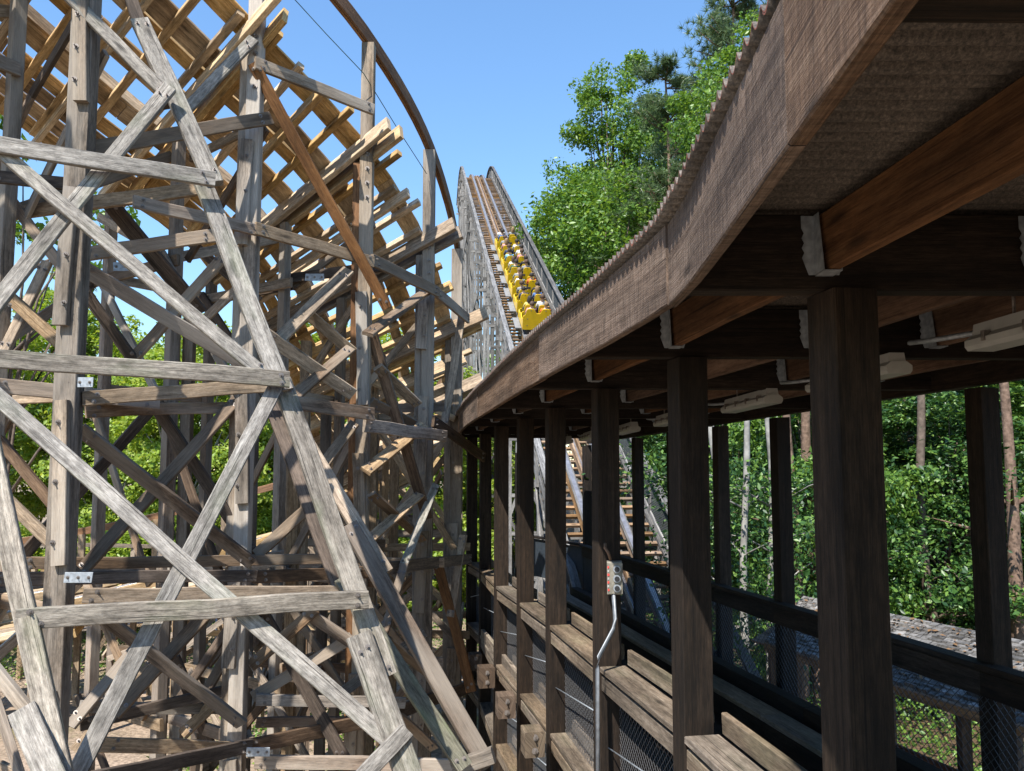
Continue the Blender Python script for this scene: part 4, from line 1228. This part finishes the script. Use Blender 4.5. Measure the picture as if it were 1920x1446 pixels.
# ------------------------------------------------------------------ low shingled shed at right
hut = thing('shingle_hut', 'low queue shelter with grey shake roof beyond the right railing', 'shelter', (4.6, 10, 0))
e0, e1 = W(3.95, 11.9, -2.65), W(5.75, 6.6, -2.60)
r0, r1 = W(4.95, 12.9, -2.12), W(7.0, 6.9, -2.02)
nc = 17
for k in range(nc):
    f0 = k / nc; f1 = (k + 1.25) / nc
    V = []; Fq = []
    n = 54
    cur = 0.0
    for j in range(n):
        t0 = cur; cur = min(1, cur + rnd.uniform(.35, 1.8) / n); t1 = cur - .002
        if t0 >= .995: break
        lo = f0 + rnd.uniform(-.028, .022); th = rnd.uniform(.008, .04)
        def pt(t, f, up):
            a = e0.lerp(e1, t); b = r0.lerp(r1, t); p = a.lerp(b, min(f, 1.02)); return Vector((p.x, p.y, p.z + up))
        q = [pt(t0, lo, .012 + th), pt(t1, lo, .012 + th), pt(t1, f1, .012), pt(t0, f1, .012), pt(t0, lo, .004), pt(t1, lo, .004)]
        b = len(V); V += [v_ - e0 for v_ in q]
        Fq += [(b, b + 1, b + 2, b + 3), (b + 4, b + 5, b + 1, b), (b, b + 3, b + 4), (b + 1, b + 5, b + 2)]
    me = mesh_from(V, Fq)
    uvl = me.uv_layers.new(name='UVMap')
    for lp_ in me.loops:
        co = me.vertices[lp_.vertex_index].co; uvl.data[lp_.index].uv = (co.x * 1.5 + co.z * 3, co.y * 1.2 + k * 1.7)
    link('shake_course', me, M['shake'], hut, Matrix.Translation(e0))
rg = np.random.default_rng(4)
lt_ = []
for q in range(420):
    t_, f_ = rg.uniform(0, 1), rg.uniform(0, 1) ** .7
    p = e0.lerp(e1, t_).lerp(r0.lerp(r1, t_), f_); lt_.append((p.x, p.y, p.z + .05))
plain('litter', (.16, .09, .04), .9)
lo_ = link('leaf_litter', quads_mesh(leaf_arrays(np.array(lt_), np.array([0, 0, 3.0]), .035, rg)), M['litter'], hut)
props(lo_, None, None, None, 'stuff')
board('roof_deck', e0.lerp(r0, .5) + Vector((0, 0, -.03)), e1.lerp(r1, .5) + Vector((0, 0, -.03)), 1.42, .04, M['brown'], hut, nrm=(r0 - e0).cross(e1 - e0) * -1)
board('eave_beam', e0 + Vector((0, 0, -.06)), e1 + Vector((0, 0, -.06)), .12, .05, M['tan'], hut, nrm=-pr_)
for t in (0, .3, .6, .9):
    p = e0.lerp(e1, t) + Vector((.15, .1, -.08)); board('post', Vector((p.x, p.y, -.2)), p, .12, .12, M['darkbrown'], hut)
    p = r0.lerp(r1, t) + Vector((-.1, 0, -.1)); board('post', Vector((p.x, p.y, -.2)), p, .12, .12, M['darkbrown'], hut)
for h in (-3.45, -4.0):
    board('rail', Vector((e0.x + .1, e0.y, CZ + h)), Vector((e1.x + .1, e1.y, CZ + h)), .12, .05, M['joist'], hut, nrm=-pr_)
for t in (.08, .38, .5, .7, .85):
    p = e0.lerp(e1, t); board('strut', Vector((p.x + .1, p.y, CZ - 4.0)), Vector((p.x + .25, p.y - .3, CZ - 3.5)), .08, .05, M['tan'], hut)
# open queue rails by the hut
qr = thing('queue_railing', 'weathered timber queue railing beside the shake-roofed shelter', 'railing', (4.3, 7.4, 0))
for q in range(5):
    p = W(4.55 + q * .10, 9.2 - q * .9, -3.55); board('post', Vector((p.x, p.y, -.2)), p, .09, .09, M['sill'], qr)
for h in (-3.55, -4.05, -4.6):
    board('rail', W(4.5, 9.4, h), W(5.0, 5.2, h), .10, .045, M['joist'], qr, nrm=-pr_)

# ------------------------------------------------------------------ low fence and second track in the left background
bk = thing('far_low_track', 'low yellowish timber track on short bents beyond the coaster turn, lower left', 'roller coaster', (-11, 25, 0))
fp0, fp1 = Vector((-19, 22.5, CZ - 2.9)), Vector((-4.5, 29, CZ - 3.9))
fd_ = (fp1 - fp0); fn = Vector((fd_.y, -fd_.x, 0)).normalized()
for k in range(17):
    c = fp0.lerp(fp1, k / 16)
    for u in (-.9, .9):
        p = c + fn * u; board('post', Vector((p.x, p.y, -.2)), p + Vector((0, 0, .9 if u > 0 else 0)), .13, .13, M['tan'], bk, fine=False)
    board('brace', Vector((c.x, c.y, .2)) - fn * .9, c + fn * .9, .12, .05, M['new'], bk, nrm=fd_, fine=False)
    board('ledger', c - fn * 1.3, c + fn * 1.3, .2, .06, M['new'], bk, nrm=fd_, fine=False)
    if k < 16:
        n_ = fp0.lerp(fp1, (k + 1) / 16)
        board('brace', Vector((c.x, c.y, .3)) + fn * .95, n_ + fn * .95 + Vector((0, 0, -.2)), .12, .05, M['tan'], bk, nrm=fn, fine=False)
        board('ribbon', Vector((c.x, c.y, 1.3)) + fn * .97, Vector((n_.x, n_.y, 1.3)) + fn * .97, .15, .05, M['tan'], bk, nrm=fn, fine=False)
        for q in range(4):
            m = c.lerp(n_, q / 4); board('tie', m - fn * 1.1 + Vector((0, 0, .15)), m + fn * 1.1 + Vector((0, 0, .15)), .1, .09, M['new'], bk, nrm=(0, 0, 1), fine=False)
for u, z in ((-.5, .3), (.5, .3)):
    board('rail', fp0 + fn * u + Vector((0, 0, z)), fp1 + fn * u + Vector((0, 0, z)), .2, .2, M['new'], bk, nrm=(0, 0, 1), fine=False)
for z in (.5, .95):
    board('handrail', fp0 + fn * .98 + Vector((0, 0, z)), fp1 + fn * .98 + Vector((0, 0, z)), .12, .05, M['tan'], bk, nrm=fn, fine=False)
cl = thing('chain_link_fence', 'chain-link fence on steel posts in the left background', 'fence', (-12, 19, 0))
c0, c1 = Vector((-17, 18.6, .05)), Vector((-6, 25.5, .05))
link('wire_mesh', mesh_wires(lambda l, h: Vector((l, 0, h)), 0, (c1 - c0).length, 1.7, .11, .004), M['wire'], cl, tilt(c0, c1))
for k in range(8):
    p = c0.lerp(c1, k / 7); tube('fence_post', [p - Vector((0, 0, .3)), p + Vector((0, 0, 1.75))], .03, M['galv'], cl, 8)
tube('top_rail', [c0 + Vector((0, 0, 1.72)), c1 + Vector((0, 0, 1.72))], .022, M['galv'], cl, 6)

# ------------------------------------------------------------------ trees
def join_tubes(list_):
    V = []; Fq = []; U = []
    for me in list_:
        b = len(V)
        V += [tuple(v.co) for v in me.vertices]; Fq += [tuple(b + i for i in p.vertices) for p in me.polygons]
        bpy.data.meshes.remove(me)
    return mesh_from(V, Fq, None, True)
def broadleaf(seed, H, R, base, nclump, nleaf, lsize, lean=0.0, trunk_r=.22, rz=None):
    """returns (trunk mesh, crown mesh) standing at the origin"""
    r = random.Random(seed); rng = np.random.default_rng(seed)
    rz = rz or (H - base) / 2
    cz = base + (H - base) * .5
    cl_ = []
    while len(cl_) < nclump:
        p = np.array([r.uniform(-1, 1) for _ in range(3)]); q = np.linalg.norm(p)
        if q > 1 or (q < .45 and r.random() < .75): continue
        lump = 1 + .22 * math.sin(3.1 * p[0] + seed) * math.cos(2.7 * p[1] + seed * 2) + .15 * math.sin(5 * p[2] + seed)
        taper = 1 - .28 * max(0, p[2])
        cl_.append((p[0] * R * lump * taper, p[1] * R * lump * taper, cz + p[2] * rz * (1 + .08 * r.uniform(-1, 1))))
    cl_ = np.array(cl_)
    parts = []
    for c in cl_:
        cr_ = R * r.uniform(.12, .26); n = int(nleaf * r.uniform(.6, 1.3))
        o = rng.normal(size=(n, 3)); o /= np.linalg.norm(o, axis=1)[:, None]; o *= (rng.uniform(.15, 1, size=(n, 1)) ** .6) * cr_
        o[:, 2] *= .7
        out = (c - np.array([0, 0, cz])); out = out / (np.linalg.norm(out) + 1e-6)
        parts.append(leaf_arrays(c + o, out * .5 + np.array([0, 0, .7]), lsize, rng))
    crown = quads_mesh(np.concatenate(parts))
    tubes = []
    pts = []; rad = []
    top = base + (H - base) * .75
    for i in range(9):
        f = i / 8
        pts.append((lean * f * H + .25 * math.sin(f * 5 + seed) * f, .2 * math.sin(f * 4 + seed * 2) * f, -.4 + f * (top + .4))); rad.append(trunk_r * (1 - f * .82))
    tubes.append(tube_mesh(pts, rad, 8))
    for c in cl_[:: max(1, nclump // 26)]:
        f = r.uniform(.35, .85); s_ = Vector(pts[int(f * 8)]); e = Vector(c)
        if e.z < s_.z - 1: continue
        mid = s_.lerp(e, .5) + Vector((r.uniform(-.4, .4), r.uniform(-.4, .4), r.uniform(-.1, .5)))
        tubes.append(tube_mesh([s_, mid, e], [trunk_r * .32, trunk_r * .2, trunk_r * .07], 5))
    return join_tubes(tubes), crown
def pine(seed, H, base, R, trunk_r=.25, nb=70, tuft=15, needle=.34):
    r = random.Random(seed); rng = np.random.default_rng(seed)
    pts = [(.3 * math.sin(i * .7 + seed), .25 * math.cos(i * .5 + seed), -.4 + i / 10 * (H + .2)) for i in range(11)]
    tubes = [tube_mesh(pts, [trunk_r * (1 - i / 10 * .85) for i in range(11)], 8)]
    tris = []
    for b in range(nb):
        f = r.uniform(0, 1) ** .8; z = base + (H - base) * f
        i = min(9, int(z / H * 10)); p0 = Vector(pts[i]).lerp(Vector(pts[i + 1]), min(1, max(0, z / H * 10 - i)))
        L = R * (1 - f * .72) * r.uniform(.55, 1.1); an = r.uniform(0, 6.283); up = r.uniform(-.05, .45)
        dv = Vector((math.cos(an), math.sin(an), up)).normalized()
        e = p0 + dv * L + Vector((0, 0, L * .12)); m = p0.lerp(e, .55) + Vector((0, 0, -.04 * L))
        tubes.append(tube_mesh([p0, m, e], [.06, .04, .015], 4))
        for k in range(tuft):
            g = r.uniform(.3, 1.05); c = p0.lerp(e, g) + Vector((r.gauss(0, .16 * L), r.gauss(0, .16 * L), r.gauss(.05, .1 * L)))
            n = 22
            dd = rng.normal(size=(n, 3)) + np.array([dv.x, dv.y, .5]) * .8; dd /= np.linalg.norm(dd, axis=1)[:, None]
            sd = np.cross(dd, rng.normal(size=(n, 3))); sd /= np.linalg.norm(sd, axis=1)[:, None]
            ln_ = needle * rng.uniform(.7, 1.2, size=(n, 1)); cc_ = np.array(c)
            tris.append(np.stack([cc_ + sd * .022, cc_ - sd * .022, cc_ + dd * ln_], 1).reshape(-1, 3))
    return join_tubes(tubes), quads_mesh(np.concatenate(tris), 3)
def place_tree(name, meshes, tm, lm, loc, rot, scl, label, cat='tree', group=None):
    root = thing(name, label, cat, loc, group)
    mw = Matrix.Translation(loc) @ Matrix.Rotation(rot, 4, 'Z') @ Matrix.Diagonal((scl[0], scl[0], scl[1], 1))
    a = link('trunk', meshes[0], None, root, mw); b = link('crown', meshes[1], None, root, mw)
    for me, m in ((meshes[0], tm), (meshes[1], lm)):
        if len(me.materials) == 0: me.materials.append(m)
    a.material_slots[0].link = 'OBJECT'; a.material_slots[0].material = tm
    b.material_slots[0].link = 'OBJECT'; b.material_slots[0].material = lm
    return root
# four tall trees in the upper right
bl_big = broadleaf(11, 26, 7.2, 8, 190, 260, .15, trunk_r=.4)
bl_tall = broadleaf(12, 33, 5.6, 16, 130, 250, .15, trunk_r=.4)
pn_a = pine(21, 33, 15, 5.5, .35, 110, 22, .42)
place_tree('broadleaf_tree', bl_big, M['bark'], M['leaf'], (6.2, 49, 0), .4, (1.1, 1.0), 'large bright leafy tree right of the lift hill, lowest of the group against sky')
place_tree('broadleaf_tree', bl_tall, M['bark'], M['leaf'], (8.2, 58, 0), 1.4, (1.05, 1.2), 'tall leafy tree behind the pine, its top standing out against the sky')
place_tree('pine_tree', pn_a, M['barkpine'], M['needle'], (9.8, 46, 0), .2, (1.05, .97), 'soft-needled pine in front of the leafy trees right of the lift')
place_tree('pine_tree', pn_a, M['barkpine'], M['needle'], (14.6, 46, 0), 2.5, (1.05, 1.2), 'tallest dark pine, at the roof edge near the top of the picture')
place_tree('broadleaf_tree', bl_tall, M['bark'], M['leaf'], (13.6, 41, 0), 3.4, (.85, .97), 'leafy tree hugging the roof edge below the tallest pine')
place_tree('broadleaf_tree', bl_big, M['bark'], M['leaf'], (12.5, 60, 0), 2.2, (1.1, 1.35), 'leafy tree standing behind the two pines')
place_tree('broadleaf_tree', bl_tall, M['bark'], M['leaf'], (4.9, 55, 0), 4.1, (.8, .86), 'slim leafy tree nearest the lift fence, filling the outline left of the pine')
# woods behind the shed on the right
wa = broadleaf(31, 15, 3.6, 1.5, 130, 330, .08, trunk_r=.17)
wb = broadleaf(32, 18, 3.2, 3.5, 120, 330, .08, lean=.04, trunk_r=.16)
wc = broadleaf(33, 9, 2.8, .4, 110, 300, .07, trunk_r=.09)
WG = 'leafy trees of the dense wood behind the shed'
wr = random.Random(5)
spots = []
for i in range(400):
    y = wr.uniform(19, 48); x = wr.uniform(.17 * y + 1.0, y * .85 + 3)
    if x < 6 and y < 24: continue
    lx = X0 + DXL * (y - D0)
    if abs(x - lx) < 5: continue
    if all((x - a) ** 2 + (y - b) ** 2 > 2.6 ** 2 for a, b in spots):
        spots.append((x, y))
spots = sorted(spots, key=lambda p: p[1])[:56]
for i, (x, y) in enumerate(spots):
    ms = [wa, wb, wc, wc][i % 4]
    sz_ = wr.uniform(.85, 1.2)
    if x / y < .46: sz_ = min(sz_, (CZ + 2.5 + .05 * y) / {id(wa): 15, id(wb): 18, id(wc): 9}[id(ms)])
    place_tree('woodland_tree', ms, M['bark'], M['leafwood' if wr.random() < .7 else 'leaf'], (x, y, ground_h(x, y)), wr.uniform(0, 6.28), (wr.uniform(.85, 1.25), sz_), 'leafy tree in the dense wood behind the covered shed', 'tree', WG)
# bare trunks that show between the posts
def bare(px, d, rr, mat, lean, seed, label, name='slender_tree', wob=.25):
    b = P(px, 1100, d); x, y = b.x, d
    r = random.Random(seed); pts = []; rad = []
    for i in range(12):
        f = i / 11
        pts.append((lean * f * 14 + wob * math.sin(f * 7 + seed) * f, wob * math.sin(f * 5 + seed * 1.7) * f, -.3 + f * 10.5)); rad.append(rr * (1 - .55 * f) * (1 + .06 * r.uniform(-1, 1)))
    tubes = [tube_mesh(pts, rad, 8)]
    rng = np.random.default_rng(seed); parts = []
    for k in range(12):
        f = r.uniform(.25, .62); i = int(f * 11); p = Vector(pts[i]); an = r.uniform(0, 6.28); L = r.uniform(.8, 2.2)
        e = p + Vector((math.cos(an) * L, math.sin(an) * L, L * .4)); tubes.append(tube_mesh([p, p.lerp(e, .5) + Vector((0, 0, .1)), e], [rr * .25, rr * .15, rr * .05], 4))
        n = 260; o = rng.normal(size=(n, 3)) * np.array([.5, .5, .3]); parts.append(leaf_arrays(np.array(e) + o, np.array([0, 0, .8]), .06, rng))
    place_tree(name, (join_tubes(tubes), quads_mesh(np.concatenate(parts))), mat, M['leafwood'], (x, y, 0), 0, (1, 1), label)
bare(1405, 15.6, .10, M['barkgrey'], -.01, 3, 'slender pale grey trunk seen between the right-hand shed posts, left of two')
bare(1448, 16.2, .095, M['barkgrey'], -.012, 4, 'slender pale grey crooked trunk seen just left of a dark shed post')
bare(1345, 17.0, .13, M['barkgrey'], 0, 5, 'pale trunk beside a thin dark shed post, leftmost of the bare trunks')
bare(1500, 17.5, .16, M['barkpine'], -.01, 6, 'reddish pine trunk just right of a dark shed post', 'pine_trunk_tree', .1)
bare(1532, 18.0, .19, M['barkpine'], -.012, 7, 'thick rough pine trunk beside the largest shed post', 'pine_trunk_tree', .08)
bare(1765, 18.5, .16, M['bark'], -.05, 8, 'dark leaning trunk in the wood between the two right-hand posts')
bare(1720, 22, .14, M['bark'], -.02, 9, 'dark upright trunk deep in the wood right of the largest post')
bare(1905, 17, .18, M['barkpine'], 0, 10, 'reddish pine trunk at the right edge of the wood', 'pine_trunk_tree', .08)
# left background trees
la = broadleaf(41, 14, 4.2, 1.0, 140, 230, .12, trunk_r=.2)
lb = broadleaf(42, 16, 3.6, 4.5, 90, 220, .12, lean=.02, trunk_r=.18)
lc = broadleaf(43, 5, 2.4, .2, 80, 200, .09, trunk_r=.07)
LG = 'bright trees behind the coaster turn'
lr = random.Random(9)
lspots = [(-22, 30), (-17.5, 33), (-13.5, 31), (-9.5, 34), (-6, 36), (-2.5, 38), (-24, 38), (-19, 41), (-14, 42), (-9, 43), (-4, 45), (-27, 33), (-30, 40), (-11.5, 37), (-16, 37), (-21, 35), (0, 44), (-6.5, 41)]
for i, (x, y) in enumerate(lspots):
    place_tree('background_tree', la if i % 3 else lb, M['barkgrey'], M['leafbright'], (x, y, 0), lr.uniform(0, 6), (lr.uniform(.9, 1.2), lr.uniform(.8, 1.0)), 'bright leafy tree in the row behind the coaster turn', 'tree', LG)
for i, (x, y) in enumerate([(-19, 27.5), (-15, 29.5), (-11, 31.5), (-8, 32), (-23, 26), (-5.5, 33.5), (-3, 34)]):
    place_tree('background_shrub', lc, M['bark'], M['leafbright'], (x, y, 0), lr.uniform(0, 6), (lr.uniform(.9, 1.3), lr.uniform(.8, 1.1)), 'bright green shrub at the foot of the trees behind the coaster turn', 'shrub', 'shrubs behind the coaster turn')
place_tree('broadleaf_tree', broadleaf(44, 17, 3.0, 7, 26, 90, .12, trunk_r=.16), M['bark'], M['leaf'], (-12.8, 18.5, 0), 0, (1, 1.0), 'thin-crowned tree with sparse branches against the sky at the left edge')
# undergrowth
rng = np.random.default_rng(77)
pts = []
def scatter(x0, x1, y0, y1, n, hmax, spread):
    for i in range(n):
        x = rng.uniform(x0, x1); y = rng.uniform(y0, y1); k = 60
        o = rng.normal(size=(k, 3)) * np.array([spread, spread, 0]); o[:, 2] = rng.uniform(0.05, hmax, size=k)
        pts.append(leaf_arrays(np.array([x, y, ground_h(x, y)]) + o, np.array([0, 0, 1.0]), .055, rng))
scatter(3.8, 26, 13, 34, 1100, 1.4, .5)
scatter(-22, 0, 23, 36, 420, .5, .5)
scatter(-7, -2, 11, 20, 70, .35, .35)
props(link('undergrowth', quads_mesh(np.concatenate(pts)), M['leaf']), 'low leafy undergrowth on the ground', None, None, 'stuff')
